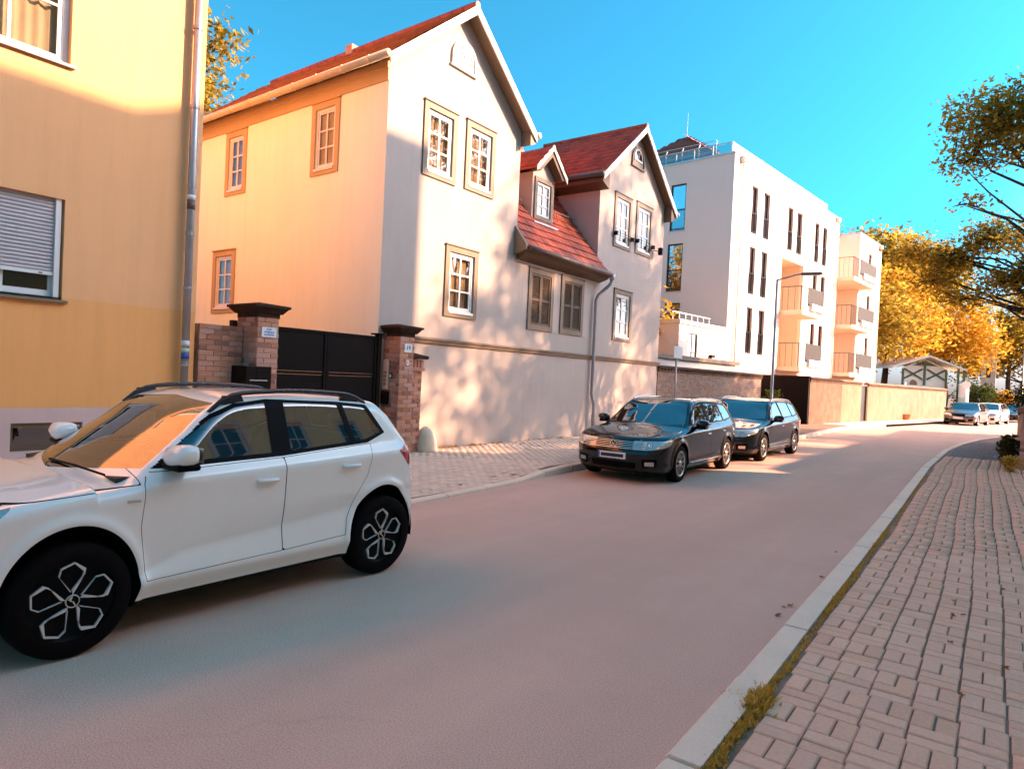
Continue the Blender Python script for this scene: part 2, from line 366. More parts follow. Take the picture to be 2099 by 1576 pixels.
leafm('leaf_green', [(0.0, (0.03, 0.045, 0.012)), (0.5, (0.06, 0.085, 0.02)), (1.0, (0.13, 0.12, 0.025))], 0.4)
leafm('moss', [(0.0, (0.50, 0.26, 0.05)), (0.5, (0.72, 0.40, 0.08)), (1.0, (0.85, 0.50, 0.12))], 0.3)

# brick wall too far off to tell its bricks apart
def brick_far(name, c1, c2, mort, sc=1.0):
    m, t, b, _ = _m(name)
    geo = t.nodes.new('ShaderNodeNewGeometry'); sx = t.nodes.new('ShaderNodeSeparateXYZ'); t.links.new(geo.outputs['Position'], sx.inputs[0])
    cx = t.nodes.new('ShaderNodeCombineXYZ'); a = N(t, 'ShaderNodeMath', operation='ADD'); t.links.new(sx.outputs[0], a.inputs[0]); t.links.new(sx.outputs[1], a.inputs[1])
    t.links.new(a.outputs[0], cx.inputs[0]); t.links.new(sx.outputs[2], cx.inputs[1])
    bt = N(t, 'ShaderNodeTexBrick'); t.links.new(cx.outputs[0], bt.inputs['Vector']); bt.inputs['Scale'].default_value = sc
    bt.inputs['Brick Width'].default_value = 0.25; bt.inputs['Row Height'].default_value = 0.077; bt.inputs['Mortar Size'].default_value = 0.008; bt.inputs['Bias'].default_value = -0.1
    bt.inputs['Color1'].default_value = (*c1, 1); bt.inputs['Color2'].default_value = (*c2, 1); bt.inputs['Mortar'].default_value = (*mort, 1)
    w = noise(t, geo.outputs['Position'], 1.3, 5, 0.7)
    col = mixc(t, ramp(t, w, [(0.4, (0, 0, 0)), (0.72, (0.75,)*3)]), bt.outputs[0], tint(mort, 0.8))
    w2 = noise(t, geo.outputs['Position'], 9, 4, 0.7)
    col = mixc(t, ramp(t, w2, [(0.5, (0, 0, 0)), (0.75, (0.6,)*3)]), col, tint(c1, 0.4))
    t.links.new(col, b.inputs['Base Color']); b.inputs['Roughness'].default_value = 0.95; b.inputs['Specular IOR Level'].default_value = 0.1
    bump(t, b, bt.outputs['Fac'], -0.5, 0.01)
brick_far('brick_far', (0.26, 0.125, 0.085), (0.40, 0.25, 0.18), (0.36, 0.29, 0.25))
brick_far('brick_dark', (0.13, 0.065, 0.042), (0.22, 0.11, 0.07), (0.15, 0.10, 0.075))

def proj(p):
    d = Vector(p)-Vector((0, 0, CAM_H)); z = d.dot(fw)
    if z < 0.05: return (-9999, -9999, z)
    return (1049.5+FPX*d.dot(Rv)/z, 788-FPX*d.dot(Uv)/z, z)

# ------------------------------------------------------------------ ground, road, pavements
def pl(pts):
    ys = np.array([p[0] for p in pts]); xs = np.array([p[1] for p in pts])
    return lambda y: float(np.interp(y, ys, xs))
KL = pl([(-20, -6.1), (6, -6.15), (8.5, -6.28), (10.2, -6.5), (12, -6.5), (16, -6.25), (20, -5.95), (24, -5.7), (30, -5.9), (34, -5.95), (38, -5.4), (44, -4.4), (52, -3.2), (60, -1.8), (80, 2.5), (120, 12), (180, 30)])
KR = pl([(-20, -1.1), (2.9, -1.12), (10, -1.28), (18, -1.5), (24, -1.5), (28, -1.3), (32, -.9), (38, .1), (44, 1.2), (52, 2.6), (60, 4.1), (80, 8), (120, 17), (180, 35)])
FL = pl([(-20, -9.85), (21.7, -9.85), (31, -8.95), (34.2, -7.6), (42, -6.6), (60, -3.7), (80, 0.8), (120, 10), (180, 28)])
ys = [-20+2*i for i in range(101)]

def sheet(name, xl, xr, z, mat, y0=-20, y1=180, step=2.0, zf=None):
    mb = MB(); n = int((y1-y0)/step); rows = []
    for i in range(n+1):
        y = y0+(y1-y0)*i/n; a, b = xl(y), xr(y)
        k = 1 if zf is None else 6
        rows.append([mb.P((a+(b-a)*j/k, y, z if zf is None else zf(a+(b-a)*j/k, y)+z)) for j in range(k+1)])
    for r, q in zip(rows, rows[1:]):
        for j in range(len(r)-1): mb.f.append([r[j], r[j+1], q[j+1], q[j]])
    return mb

g = MB(); g.poly([(-900, -300, -0.03), (900, -300, -0.03), (900, 1500, -0.03), (-900, 1500, -0.03)])
o = g.build('ground', 'earth'); tag(o, kind='structure')
o = sheet('road', KL, KR, 0.0, 'asphalt').build('road', 'asphalt'); tag(o, kind='structure')

def sstep(a, b, x): t = max(0.0, min(1.0, (x-a)/(b-a))); return t*t*(3-2*t)
def hl(x, y):
    """left pavement height: dropped at the gateway"""
    drop = sstep(4.6, 5.6, y)*(1-sstep(9.0, 10.4, y))
    return 0.12-0.085*drop*(1-sstep(0.2, 1.6, KL(y)-x))
LEFT = sheet('pavement', FL, lambda y: KL(y)-0.12, -0.012, 'joint', zf=hl, step=0.5, y0=-20, y1=36).build('pavement', 'joint')
tag(LEFT, kind='structure')
far = sheet('pavement_far', FL, lambda y: KL(y)-0.12, 0.11, 'wall_render', y0=36.0, y1=180).build('pavement_far', 'granite'); tag(far, kind='structure')
def RW(y): return 2.0 if y < 19.6 else (0.45 if y < 29 else KR(y)+6)
RIGHT = sheet('pavement_right', lambda y: KR(y)+0.16, RW, 0.108, 'joint', y0=-20, y1=60, step=0.4).build('pavement_right', 'joint')
tag(RIGHT, kind='structure')
verge = sheet('verge', lambda y: KR(y)+0.1, lambda y: KR(y)+8, 0.10, 'earth', y0=60, y1=180).build('verge', 'earth'); tag(verge, kind='structure')

def paver_mesh(name, lx, ly, mat, ch=0.006, dp=0.03):
    mb = MB(); a, b = lx/2, ly/2
    r = [[mb.P((sx*(a-i), sy*(b-i), z)) for sx, sy in ((-1, -1), (1, -1), (1, 1), (-1, 1))] for i, z in ((0, -dp), (0, -ch), (ch, 0))]
    for p, q in zip(r, r[1:]):
        for k in range(4): mb.f.append([p[k], p[(k+1) % 4], q[(k+1) % 4], q[k]])
    mb.f.append(r[2])
    me = bpy.data.meshes.new(name); me.from_pydata(mb.v, [], mb.f); me.materials.append(M[mat]); return me

def lay(rects, root, mat, hf, name='paver', keep=300, xlim=(0, 2099), ylim=(0, 1576)):
    """paving: the pieces that show largest become objects, the others one joined part"""
    sized = []
    for (cx, cy, lx, ly) in rects:
        h = hf(cx, cy); p = proj((cx, cy, h))
        vis = p[2] > 0.3 and xlim[0]-20 < p[0] < xlim[1]+20 and ylim[0] < p[1] < ylim[1]+40
        sized.append((lx*ly/p[2]**3 if vis else -1, cx, cy, lx, ly, h))
    sized.sort(key=lambda q: -q[0]); cache = {}
    for s, cx, cy, lx, ly, h in sized[:keep]:
        if s <= 0: continue
        key = (round(lx, 3), round(ly, 3))
        if key not in cache: cache[key] = paver_mesh(name, lx, ly, mat)
        e = 0.03; nx = -(hf(cx+e, cy)-hf(cx-e, cy))/(2*e); ny = -(hf(cx, cy+e)-hf(cx, cy-e))/(2*e)
        q = Vector((nx+rnd.gauss(0, .004), ny+rnd.gauss(0, .004), 1)).normalized().to_track_quat('Z', 'Y').to_matrix().to_4x4()
        rz = Matrix.Rotation(math.atan2(q[1][0], q[0][0]), 4, 'Z')
        place(cache[key], name, root, Matrix.Translation((cx, cy, h+rnd.gauss(0, .0024))) @ q @ rz.inverted() @ Matrix.Rotation(rnd.gauss(0, .004), 4, 'Z'))
    rest = [q for i, q in enumerate(sized) if i >= keep or q[0] <= 0]
    if not rest: return
    V = np.zeros((len(rest), 8, 3)); F = np.zeros((len(rest), 5, 4), int)
    for i, (s, cx, cy, lx, ly, h) in enumerate(rest):
        dz = rnd.gauss(0, .0024); c = 0.004
        for k, (sx, sy) in enumerate(((-1, -1), (1, -1), (1, 1), (-1, 1))):
            x, y = cx+sx*lx/2, cy+sy*ly/2
            V[i, k] = (x, y, hf(x, y)-0.03); V[i, 4+k] = (x-sx*c, y-sy*c, hf(x, y)+dz)
        F[i] = np.array([(4, 5, 6, 7), (0, 1, 5, 4), (1, 2, 6, 5), (2, 3, 7, 6), (3, 0, 4, 7)])+8*i
    o = npmesh(name+'_field', V.reshape(-1, 3), F.reshape(-1, 4), mat, root, smooth=False); o['kind'] = 'stuff'

# right pavement: columns of two cross bars and two upright blocks
rects = []; J = 0.008
for ci in range(16):
    y = -2.0+rnd.uniform(0, .05)
    while y < 21.4:
        x0 = KR(y)+0.225+ci*0.2+0.012*math.sin(y*0.9+ci*0.35)+0.006*math.sin(y*2.3)
        if x0+0.2 < RW(y)-0.05:
            rects += [(x0+0.1, y+0.05, 0.2-J*1.5, 0.1-J), (x0+0.1, y+0.15, 0.2-J*1.5, 0.1-J), (x0+0.05, y+0.3, 0.1-J, 0.2-J), (x0+0.15, y+0.3, 0.1-J, 0.2-J)]
        y += 0.4
lay(rects, RIGHT, 'paver', lambda x, y: 0.12)
rects = []
y = 21.5
while y < 31:
    x = KR(y)+0.2+rnd.uniform(0, .06)
    while x < RW(y)-0.05: rects.append((x+.05, y+.05, .092, .092)); x += 0.102
    y += 0.104
lay(rects, RIGHT, 'sett', lambda x, y: 0.118+0.004*math.sin(x*9)*math.sin(y*7), 'sett', keep=0)
# left pavement: running bond along the street
rects = []
r = 0; x = -9.80
while x < -5.6:
    y = -3.0+(r % 2)*0.1
    while y < 24:
        if x+0.1 < KL(y)-0.14 and x > FL(y)+0.03: rects.append((x+.05, y+.1, 0.1-J, 0.2-J))
        y += 0.2
    x += 0.1; r += 1
lay(rects, LEFT, 'paver_pale', hl, 'paver', xlim=(860, 1190))

# kerb stones, one by one
def kerb(root, line, side, y0, y1, step, w, hf, name='kerb_stone', mat='granite'):
    y = y0
    while y < y1:
        L = step*(0.85+0.3*rnd.random()); a, b = y+0.009, min(y+L, y1)-0.009
        mb = MB(); xa, xb = line(a), line(b); ch = 0.018; t0, t1 = hf(xa, a), hf(xb, b)
        j = rnd.gauss(0, .003)
        prof = lambda x, t: [(x, -0.05), (x, t-ch+j), (x+side*ch, t+j), (x+side*w, t+j), (x+side*w, -0.05)]
        A = [mb.P((p[0], a, p[1])) for p in prof(xa, t0)]; B = [mb.P((p[0], b, p[1])) for p in prof(xb, t1)]
        for k in range(4): mb.f.append([A[k], A[k+1], B[k+1], B[k]])
        mb.f.append(A[::-1]); mb.f.append(B)
        mb.build(name, mat, root); y += L
kerb(RIGHT, KR, 1, -1.0, 34, 1.0, 0.16, lambda x, y: 0.125)
kerb(LEFT, KL, -1, -1.0, 40, 1.0, 0.13, lambda x, y: hl(KL(y)-0.01, y)+0.006)
o = sheet('far_kerb', lambda y: KR(y), lambda y: KR(y)+.16, 0.125, 'granite', y0=34, y1=120).build('kerb_line', 'granite', RIGHT)
o = sheet('far_kerb', lambda y: KL(y)-.13, KL, 0.125, 'granite', y0=40, y1=120).build('kerb_line', 'granite', LEFT)

# moss along the inner edge of the right kerb
def tufts(name, pts, mat, hmin, hmax, blades, spread, root=None, label=None):
    V, F = [], []
    for (x, y, z, k) in pts:
        for _ in range(int(blades*k)):
            a = rnd.uniform(0, 6.283); r = rnd.gauss(0, spread)*k; px, py = x+r*math.cos(a), y+r*math.sin(a)*1.6
            h = rnd.uniform(hmin, hmax)*k; w = rnd.uniform(.25, .5)*h*0.6+.002; b = rnd.uniform(0, 6.283); lx, ly = rnd.gauss(0, .5)*h, rnd.gauss(0, .5)*h
            i = len(V); V += [(px-w*math.cos(b), py-w*math.sin(b), z), (px+w*math.cos(b), py+w*math.sin(b), z), (px+lx, py+ly, z+h)]; F.append((i, i+1, i+2))
    o = npmesh(name, V, F, mat, root, smooth=False); o['kind'] = 'stuff'; return o
pts = []
y = 1.5
while y < 16:
    k = 0.55+0.65*abs(math.sin(y*1.3))*rnd.random()+(1.1 if abs(y-3.55) < .12 else 0)+(0.5 if y < 3.6 else 0)
    pts.append((KR(y)+0.19+rnd.gauss(0, .010), y, 0.114, k*(1 if y < 9 else 0.6))); y += 0.018
for k in range(26): pts.append((KR(3.5)+0.02+0.006*k, 3.52+rnd.gauss(0, .02), 0.115, 1.0))
tufts('moss', pts, 'moss', 0.006, 0.022, 26, 0.012, RIGHT)
pts = [(-9.80+rnd.uniform(0, .12), 9.9+rnd.random()**2*7, 0.12, rnd.uniform(.5, 1.6)) for _ in range(90)]
tufts('weeds', pts, 'moss', 0.012, 0.035, 16, 0.02, LEFT)

# fallen leaves
def leaf_mesh():
    me = bpy.data.meshes.new('fallen_leaf')
    ang = [0, .5, 1.1, 1.6, 2.2, 2.9, 3.5, 4.2, 4.7, 5.4]; rad = [1, .55, .9, .5, .7, .35, .7, .5, .9, .55]
    v = [(0, 0, .004)]+[(r*.032*math.cos(a), r*.026*math.sin(a), .004+.012*abs(math.sin(a*1.3))) for a, r in zip(ang, rad)]
    me.from_pydata(v, [], [(0, i, i % 10+1) for i in range(1, 11)]); me.materials.append(M['dead_leaf']); return me
LM = leaf_mesh()
def drop(n, f, label, grp):
    for _ in range(n):
        x, y, z = f(); o = link(bpy.data.objects.new('fallen_leaf', LM)); o.location = (x, y, z); s = rnd.uniform(.6, 1.3); o.scale = (s, s, s); o.rotation_euler = (rnd.gauss(0, .2), rnd.gauss(0, .2), rnd.uniform(0, 6.28))
        tag(o, label, 'leaf', grp); WM[o.name] = Matrix()
drop(7, lambda: (KR(6)-rnd.uniform(.02, .25), rnd.uniform(4.5, 8), .002), 'brown dry leaf lying on the road against the granite kerb', 'leaves by the kerb')
drop(10, lambda: (rnd.uniform(-.9, .2), rnd.uniform(2.9, 9), .122), 'brown dry leaf lying on the block pavers', 'leaves on the pavers')
drop(26, lambda: (-9.75+rnd.random()**2*.9, rnd.uniform(10.2, 14), .124), 'brown dry leaf at the foot of the white house wall', 'leaves under the house wall')
# ------------------------------------------------------------------ building kit
def wall(mb, u0, u1, z0, z1, holes=(), depth=0.12):
    us = sorted({u0, u1, *[h[0] for h in holes], *[h[1] for h in holes]}); zs = sorted({z0, z1, *[h[2] for h in holes], *[h[3] for h in holes]})
    us = [u for u in us if u0 <= u <= u1]; zs = [z for z in zs if z0 <= z <= z1]
    for a, b in zip(us, us[1:]):
        for c, d in zip(zs, zs[1:]):
            m, k = (a+b)/2, (c+d)/2
            if any(h[0] < m < h[1] and h[2] < k < h[3] for h in holes): continue
            mb.poly([(a, 0, c), (b, 0, c), (b, 0, d), (a, 0, d)])
    for a, b, c, d in holes:
        mb.poly([(a, 0, c), (a, -depth, c), (a, -depth, d), (a, 0, d)]); mb.poly([(b, 0, c), (b, -depth, c), (b, -depth, d), (b, 0, d)])
        mb.poly([(a, 0, d), (b, 0, d), (b, -depth, d), (a, -depth, d)]); mb.poly([(a, 0, c), (b, 0, c), (b, -depth, c), (a, -depth, c)])
    return mb

def frame_ring(mb, u0, u1, z0, z1, w, n0, n1):
    mb.box(u0, u0+w, n0, n1, z0, z1); mb.box(u1-w, u1, n0, n1, z0, z1); mb.box(u0+w, u1-w, n0, n1, z0, z0+w); mb.box(u0+w, u1-w, n0, n1, z1-w, z1)

def window(T, fr, hole, depth=0.10, cols=2, rows=3, fmat='frame_white', gmat='pane', back='curtain', sur=None, sill=None, name='window', fwid=0.055, sash=True, mun=0.022, parts=True, folds=True):
    """frame (part) with panes, glazing bars, surround, sill and curtain as its pieces"""
    u0, u1, z0, z1 = hole; n0 = -depth
    f = MB(fr); frame_ring(f, u0+.003, u1-.003, z0+.003, z1-.003, fwid, n0, n0+.06)
    a, b, c, d = u0+fwid, u1-fwid, z0+fwid, z1-fwid
    if sash: frame_ring(f, a+.002, b-.002, c+.002, d-.002, fwid*0.75, n0+.01, n0+.045); a, b, c, d = a+fwid*.75, b-fwid*.75, c+fwid*.75, d-fwid*.75
    W_ = f.build(name, fmat, T)
    if cols*rows > 1:
        g = MB(fr)
        for i in range(1, cols): x = a+(b-a)*i/cols; g.box(x-mun, x+mun, n0+.012, n0+.043, c, d)
        for j in range(1, rows):
            y = c+(d-c)*j/rows
            for i in range(cols): g.box(a+(b-a)*i/cols+(mun if i else 0), a+(b-a)*(i+1)/cols-(mun if i < cols-1 else 0), n0+.012, n0+.041, y-mun*.8, y+mun*.8)
        g.build('glazing_bar', fmat, W_)
    if parts:
        for i in range(cols):
            for j in range(rows):
                p = MB(fr); p.box(a+(b-a)*i/cols-.005, a+(b-a)*(i+1)/cols+.005, n0+.020, n0+.026, c+(d-c)*j/rows-.005, c+(d-c)*(j+1)/rows+.005)
                p.build('pane', gmat, W_)
    else:
        MB(fr).box(a-.005, b+.005, n0+.020, n0+.026, c-.005, d+.005).build('pane', gmat, W_)
    if back:
        k = MB(fr); n = 44 if folds else 1; prev = None; ph = rnd.uniform(0, 6)
        for i in range(n+1):
            u = u0+(u1-u0)*i/n; w_ = -depth-.05+(.018*math.sin(i*1.35+ph)+.008*math.sin(i*2.9) if folds else 0)
            cur = (k.P((u, w_, z0)), k.P((u, w_, z1)))
            if prev: k.f.append([prev[0], cur[0], cur[1], prev[1]])
            prev = cur
        k.build('curtain' if folds else 'room_backing', back, W_, smooth=True)
    if sur:
        w, mat, pr = sur; s = MB(fr); frame_ring(s, u0-w, u1+w, z0-w, z1+w, w-.001, 0.001, pr)
        s.box(u0-w-.02, u1+w+.02, 0.001, pr+.025, z1+w, z1+w+.025)
        s.build('surround', mat, W_)
    if sill:
        pr, mat, h = sill; MB(fr).prism([(-depth+.06, z0+.002), (-depth+.06, z0+.02), (pr, z0+.002), (pr, z0-h+.002), (pr-.02, z0-h+.002), (.004, z0-.004)], u0+.01 if pr < .06 else u0-.03, u1-.01 if pr < .06 else u1+.03, 0).build('sill', mat, W_)
    return W_

def tile_proto(name, w, c, mat, lift=.042):
    mb = MB(); us = [-.5, -.28, -.05, .2, .5]; hs_ = [.004, .016, .006, .001, .004]; L = c*1.12
    lo = [mb.P((u*w*.99, 0, h+lift)) for u, h in zip(us, hs_)]; hi = [mb.P((u*w*.99, L, h+.004)) for u, h in zip(us, hs_)]; bt = [mb.P((u*w*.99, 0, .006)) for u in us]
    for k in range(4): mb.f.append([lo[k], lo[k+1], hi[k+1], hi[k]]); mb.f.append([bt[k], bt[k+1], lo[k+1], lo[k]])
    mb.f.append([bt[0], lo[0], hi[0]]); mb.f.append([bt[4], hi[4], lo[4]])
    me = bpy.data.meshes.new(name); me.from_pydata(mb.v, [], mb.f); me.materials.append(M[mat]); return me, np.array(mb.v), mb.f

def tiles(root, O, U, V, LU, LV, w, c, mat, ok=lambda u, v: True, single=0, name='roof_tile'):
    """rows of roof tiles on the plane O + u U + v V"""
    O, U, V = Vector(O), Vector(U).normalized(), Vector(V).normalized(); Nn = U.cross(V).normalized()
    if Nn.z < 0: Nn = -Nn; U2 = V.cross(Nn)
    else: U2 = U
    me, tv, tf = tile_proto(name, w, c, mat); spots = []
    for j in range(int(LV/c+.5)):
        for i in range(int(LU/w+.5)):
            u, v = (i+.5)*w, j*c
            if ok(u, v): spots.append((u, v))
    R3 = Matrix((U2, V, Nn)).transposed()
    def key(s): p = proj(O+U*s[0]+V*s[1]); return -1/p[2] if p[2] > 0 else 0
    spots.sort(key=key)
    for (u, v) in spots[:single]:
        place(me, name, root, Matrix.Translation(O+U*u+V*v+Nn*rnd.gauss(0, .0015)) @ (R3 @ Matrix.Rotation(rnd.gauss(0, .006), 3, 'Z')).to_4x4())
    rest = spots[single:]
    if rest:
        A = np.array(R3); iv = np.array(WM[root.name].inverted()); Vs, Fs = [], []
        quads = [f for f in tf if len(f) == 4]; tris = [f for f in tf if len(f) == 3]
        for k, (u, v) in enumerate(rest):
            p = np.array(O+U*u+V*v)+A[:, 2]*rnd.gauss(0, .002); Vs.append(tv @ A.T+p)
            Fs += [[q+k*len(tv) for q in (f if len(f) == 4 else (f[0], f[1], f[2], f[2]))] for f in quads]
        Vs = np.concatenate(Vs) @ iv[:3, :3].T+iv[:3, 3]
        o = npmesh(name+'_field', Vs, np.array(Fs), mat, root, smooth=False); o['kind'] = 'stuff'

def downpipe(T, pts, r, mat, name='downpipe', rings=()):
    o = MB().tube(pts, r, 12).build(name, mat, T, smooth=True)
    for z in rings:
        for a, b in zip(pts, pts[1:]):
            if min(a[2], b[2]) <= z <= max(a[2], b[2]) and abs(a[2]-b[2]) > .05:
                t = (z-a[2])/(b[2]-a[2]); p = Vector(a).lerp(Vector(b), t)
                MB().tube([p-Vector((0, 0, .025)), p+Vector((0, 0, .025))], r*1.16, 12).build('pipe_clamp', mat, o, smooth=False); break
    return o

def text_geo(T, fr, s, u, z, size, n, mat, name='lettering'):
    cu = bpy.data.curves.new(name, 'FONT'); cu.body = s; cu.size = size; cu.align_x = 'CENTER'; cu.align_y = 'CENTER'; cu.extrude = 0.0015; cu.materials.append(M[mat])
    ob = bpy.data.objects.new(name, cu); link(ob); bpy.context.view_layer.update()
    me = bpy.data.meshes.new_from_object(ob.evaluated_get(bpy.context.evaluated_depsgraph_get())); COL.objects.unlink(ob); bpy.data.objects.remove(ob)
    mb = MB(fr); me_v = [(u+v.co.x, n+v.co.z, z+v.co.y) for v in me.vertices]
    for p in me_v: mb.P(p)
    mb.f = [list(p.vertices) for p in me.polygons]
    bpy.data.meshes.remove(me)
    return mb.build(name, mat, T)

# ------------------------------------------------------------------ orange house (left)
XF = -9.85
OH = thing('apartment_house', (XF, 0, 0), 'orange plastered apartment house with roller shutter beside the brick gateway', 'house')
F = Fr((XF, 0, 0), (0, 1, 0), (1, 0, 0))
wins = [(2.18, 3.45, 5.44, 6.95), (2.18, 3.45, 2.43, 3.73), (-0.9, .37, 5.44, 6.95), (-0.9, .37, 2.43, 3.73), (-4.0, -2.7, 5.44, 6.95), (-4.0, -2.7, 2.43, 3.73)]
bas = [(2.95, 3.75, 0.50, 0.86)]
mb = MB(F); wall(mb, -9, 5.22, 2.47, 9.4, [(a, b, max(c, 2.47), d) for a, b, c, d in wins], .16); mb.build('wall', 'plaster_orange', OH)
mb = MB(F); wall(mb, -9, 5.22, 1.05, 2.47, [(a, b, 2.43, 2.47) for a, b, c, d in wins if c < 3], .16); mb.build('wall', 'plaster_orange_low', OH, label='deeper orange ground floor band of the plaster')
mb = MB(F); wall(mb, -9, 5.22, 0.0, 1.05, bas, .15)
mb.build('plinth', 'plinth_grey', OH)
G_ = Fr((XF, 5.22, 0), (-1, 0, 0), (0, 1, 0))
mb = MB(G_); wall(mb, 0, 10, 0, 9.4); mb.poly([(0, 0, 9.4), (10, 0, 9.4), (5, 0, 13.2)]); mb.build('gable_wall', 'plaster_orange', OH)
mb = MB(); mb.poly([(XF+.45, -9.3, 9.15), (XF+.45, 5.4, 9.15), (XF-5, 5.4, 13.3), (XF-5, -9.3, 13.3)]); mb.poly([(XF-10.4, -9.3, 9.15), (XF-10.4, 5.4, 9.15), (XF-5, 5.4, 13.3), (XF-5, -9.3, 13.3)])
mb.box(XF+.0, XF+.45, -9.3, 5.4, 9.05, 9.14); mb.build('roof', 'roof_tile_old', OH)
for k, h in enumerate(wins):
    up_ = h[2] > 5
    if up_: window(OH, F, h, .16, 2, 2, sur=None, sill=None, gmat='pane', back='curtain_pale', fwid=.07, mun=.018)
    else: window(OH, F, h, .16, 2, 1, gmat='pane', back='room_dark', folds=False, fwid=.07, mun=.03)
    MB(F).prism([(-.09, h[2]+.03), (.06, h[2]-.002), (.06, h[2]-.03), (.002, h[2]-.03), (.002, h[2]-.002), (-.09, h[2]+.002)], h[0]-.05, h[1]+.05, 0).build('sill', 'zinc' if up_ else 'wood_trim', OH)
for h in wins:
    if h[2] > 5: continue
    u0, u1 = h[0]+.05, h[1]-.09; z = 2.79
    rs = MB(F); rs.box(u0-.05, u0, -.095, -.045, h[2]+.03, h[3]); rs.box(u1, u1+.06, -.095, -.03, h[2]+.03, h[3]); rs.box(u0-.002, u1+.002, -.098, -.093, h[3]-.12, h[3]-.001); R_ = rs.build('roller_shutter', 'frame_white', OH)
    while z < 3.73:
        MB(F).prism([(-.092, z+.002), (-.075, z), (-.062, z+.022), (-.072, z+.044), (-.092, z+.046)], u0+.002, u1-.002, 0).build('slat', 'shutter_grey', R_)
        z += .0475
    MB(F).box(u0+.002, u1-.002, -.088, -.052, 2.745, 2.787).build('bottom_rail', 'frame_white', R_)
    MB(F).box(u1-.16, u1-.12, -.052, -.047, 2.757, 2.772).build('pull_tab', 'zinc_dark', R_)
bw = MB(F); frame_ring(bw, 2.953, 3.747, .503, .857, .05, -.15, -.09); b_ = bw.build('basement_window', 'wood_brown', OH)
MB(F).box(3.0, 3.7, -.12, -.11, .55, .81).build('pane', 'pane_dark', b_); MB(F).box(2.953, 3.747, -.09, -.05, .80, .856).build('lintel_board', 'wood_trim', b_)
px_, py_ = XF+.11, 5.03
dp = downpipe(OH, [(px_, py_, 9.1), (px_, py_, 0.05)], .055, 'zinc', rings=(8.1, 6.6, 5.45, 4.3, 3.6, 2.8, 1.7, .7))
for z, h, m in ((3.95, .14, 'zinc_dark'), (4.1, .06, 'white_sign'), (1.95, .08, 'white_sign'), (1.86, .06, 'pale_green'), (1.76, .08, 'sign_blue'), (1.66, .05, 'white_sign')):
    st = MB(); st.lathe([(.057, z), (.057, z+h)], (px_, py_, 0), 12); st.build('sticker', m, dp, smooth=True)

# ------------------------------------------------------------------ white house with two gables
GH = thing('gabled_house', (XF, 13, 0), 'white plastered house with two steep gables, red tiled roofs and brown window surrounds', 'house')
F = Fr((XF, 0, 0), (0, 1, 0), (1, 0, 0))
SUR = (.13, 'wood_trim', .035)
def inner(a, b, c, d, w=.13): return (a+w, b-w, c+w, d-w)
g1 = [inner(9.83, 10.85, 5.80, 7.32), inner(11.16, 12.19, 5.83, 7.36), inner(10.66, 11.75, 2.97, 4.51)]
mid = [inner(13.78, 14.93, 2.95, 4.52), inner(15.31, 16.50, 2.96, 4.54)]
g2 = [inner(18.10, 19.23, 5.86, 7.50), inner(19.57, 20.76, 5.90, 7.55), inner(18.31, 19.53, 3.0, 4.58)]
A1, A2 = (11.0, 9.55), (19.45, 9.72)           # gable apexes (y, z)
SL = 0.83
mb = MB(F)
wall(mb, 8.85, 13.2, 2.4, 7.75, g1, .08); wall(mb, 13.2, 17.2, 2.4, 4.95, mid, .10); wall(mb, 17.2, 21.75, 2.4, 7.85, g2, .08)
mb.poly([(8.85, 0, 7.75), (13.2, 0, 7.75), (A1[0], 0, A1[1])]); mb.poly([(17.2, 0, 7.85), (21.75, 0, 7.85), (A2[0], 0, A2[1])])
mb.build('front_wall', 'plaster_white', GH)
mb = MB(F); wall(mb, 8.85, 21.75, 0.0, 2.36); mb.build('base_wall', 'plaster_base', GH)
mb = MB(F); mb.prism([(.001, 2.33), (.045, 2.345), (.055, 2.40), (.085, 2.42), (.085, 2.45), (.001, 2.47)], 9.0, 21.78, 0); mb.build('string_course', 'wood_trim', GH)
# side wall towards the gateway
FS = Fr((0, 8.85, 0), (1, 0, 0), (0, -1, 0))
sw = [inner(-12.18, -11.27, 5.78, 7.30), inner(-15.53, -14.65, 5.77, 7.29), inner(-15.93, -14.95, 2.95, 4.46)]
mb = MB(FS); wall(mb, -19.5, XF, 0, 7.75, sw, .08); mb.build('side_wall', 'plaster_cream', GH)
mb = MB(FS); mb.prism([(.001, 7.33), (.03, 7.335), (.03, 7.56), (.05, 7.575), (.05, 7.72), (.001, 7.74)], -19.5, XF+.002, 0); mb.build('frieze', 'plaster_frieze', GH)
for q_ in ([(XF, 13.2, 4.5), (XF-6, 13.2, 4.5), (XF-6, 13.2, 7.75), (XF, 13.2, 7.75)], [(XF, 17.2, 4.0), (XF-6, 17.2, 4.0), (XF-6, 17.2, 7.85), (XF, 17.2, 7.85)], [(XF, 21.75, 0), (XF-9, 21.75, 0), (XF-9, 21.75, 7.85), (XF, 21.75, 7.85)]): MB().poly(q_).build('cheek_wall', 'plaster_white', GH)
for h in g1+g2[2:]: window(GH, F, h, .07, 2, 3, sur=SUR, sill=(.05, 'frame_white', .05), back='curtain')
for h in g2[:2]:
    w_ = window(GH, F, h, .07, 2, 3, sur=SUR, sill=(.05, 'frame_white', .05), back='curtain')
    q = MB(F)
    for z in (h[2]+.20, h[2]+.28): q.tube([(h[0]-.12, .02, z), (h[0]-.12, .14, z), (h[1]+.12, .14, z), (h[1]+.12, .02, z)], .009, 6)
    q.box(h[0]-.15, h[0]-.09, .036, .15, h[2]+.18, h[2]+.30); q.box(h[1]+.09, h[1]+.15, .036, .15, h[2]+.18, h[2]+.30)
    q.build('flower_box_rail', 'black_metal', w_)
for k, h in enumerate(sw): window(GH, FS, h, .07, 2, 3, sur=(.13, 'plaster_frieze', .03), sill=(.05, 'frame_white', .05), back='curtain_pale')
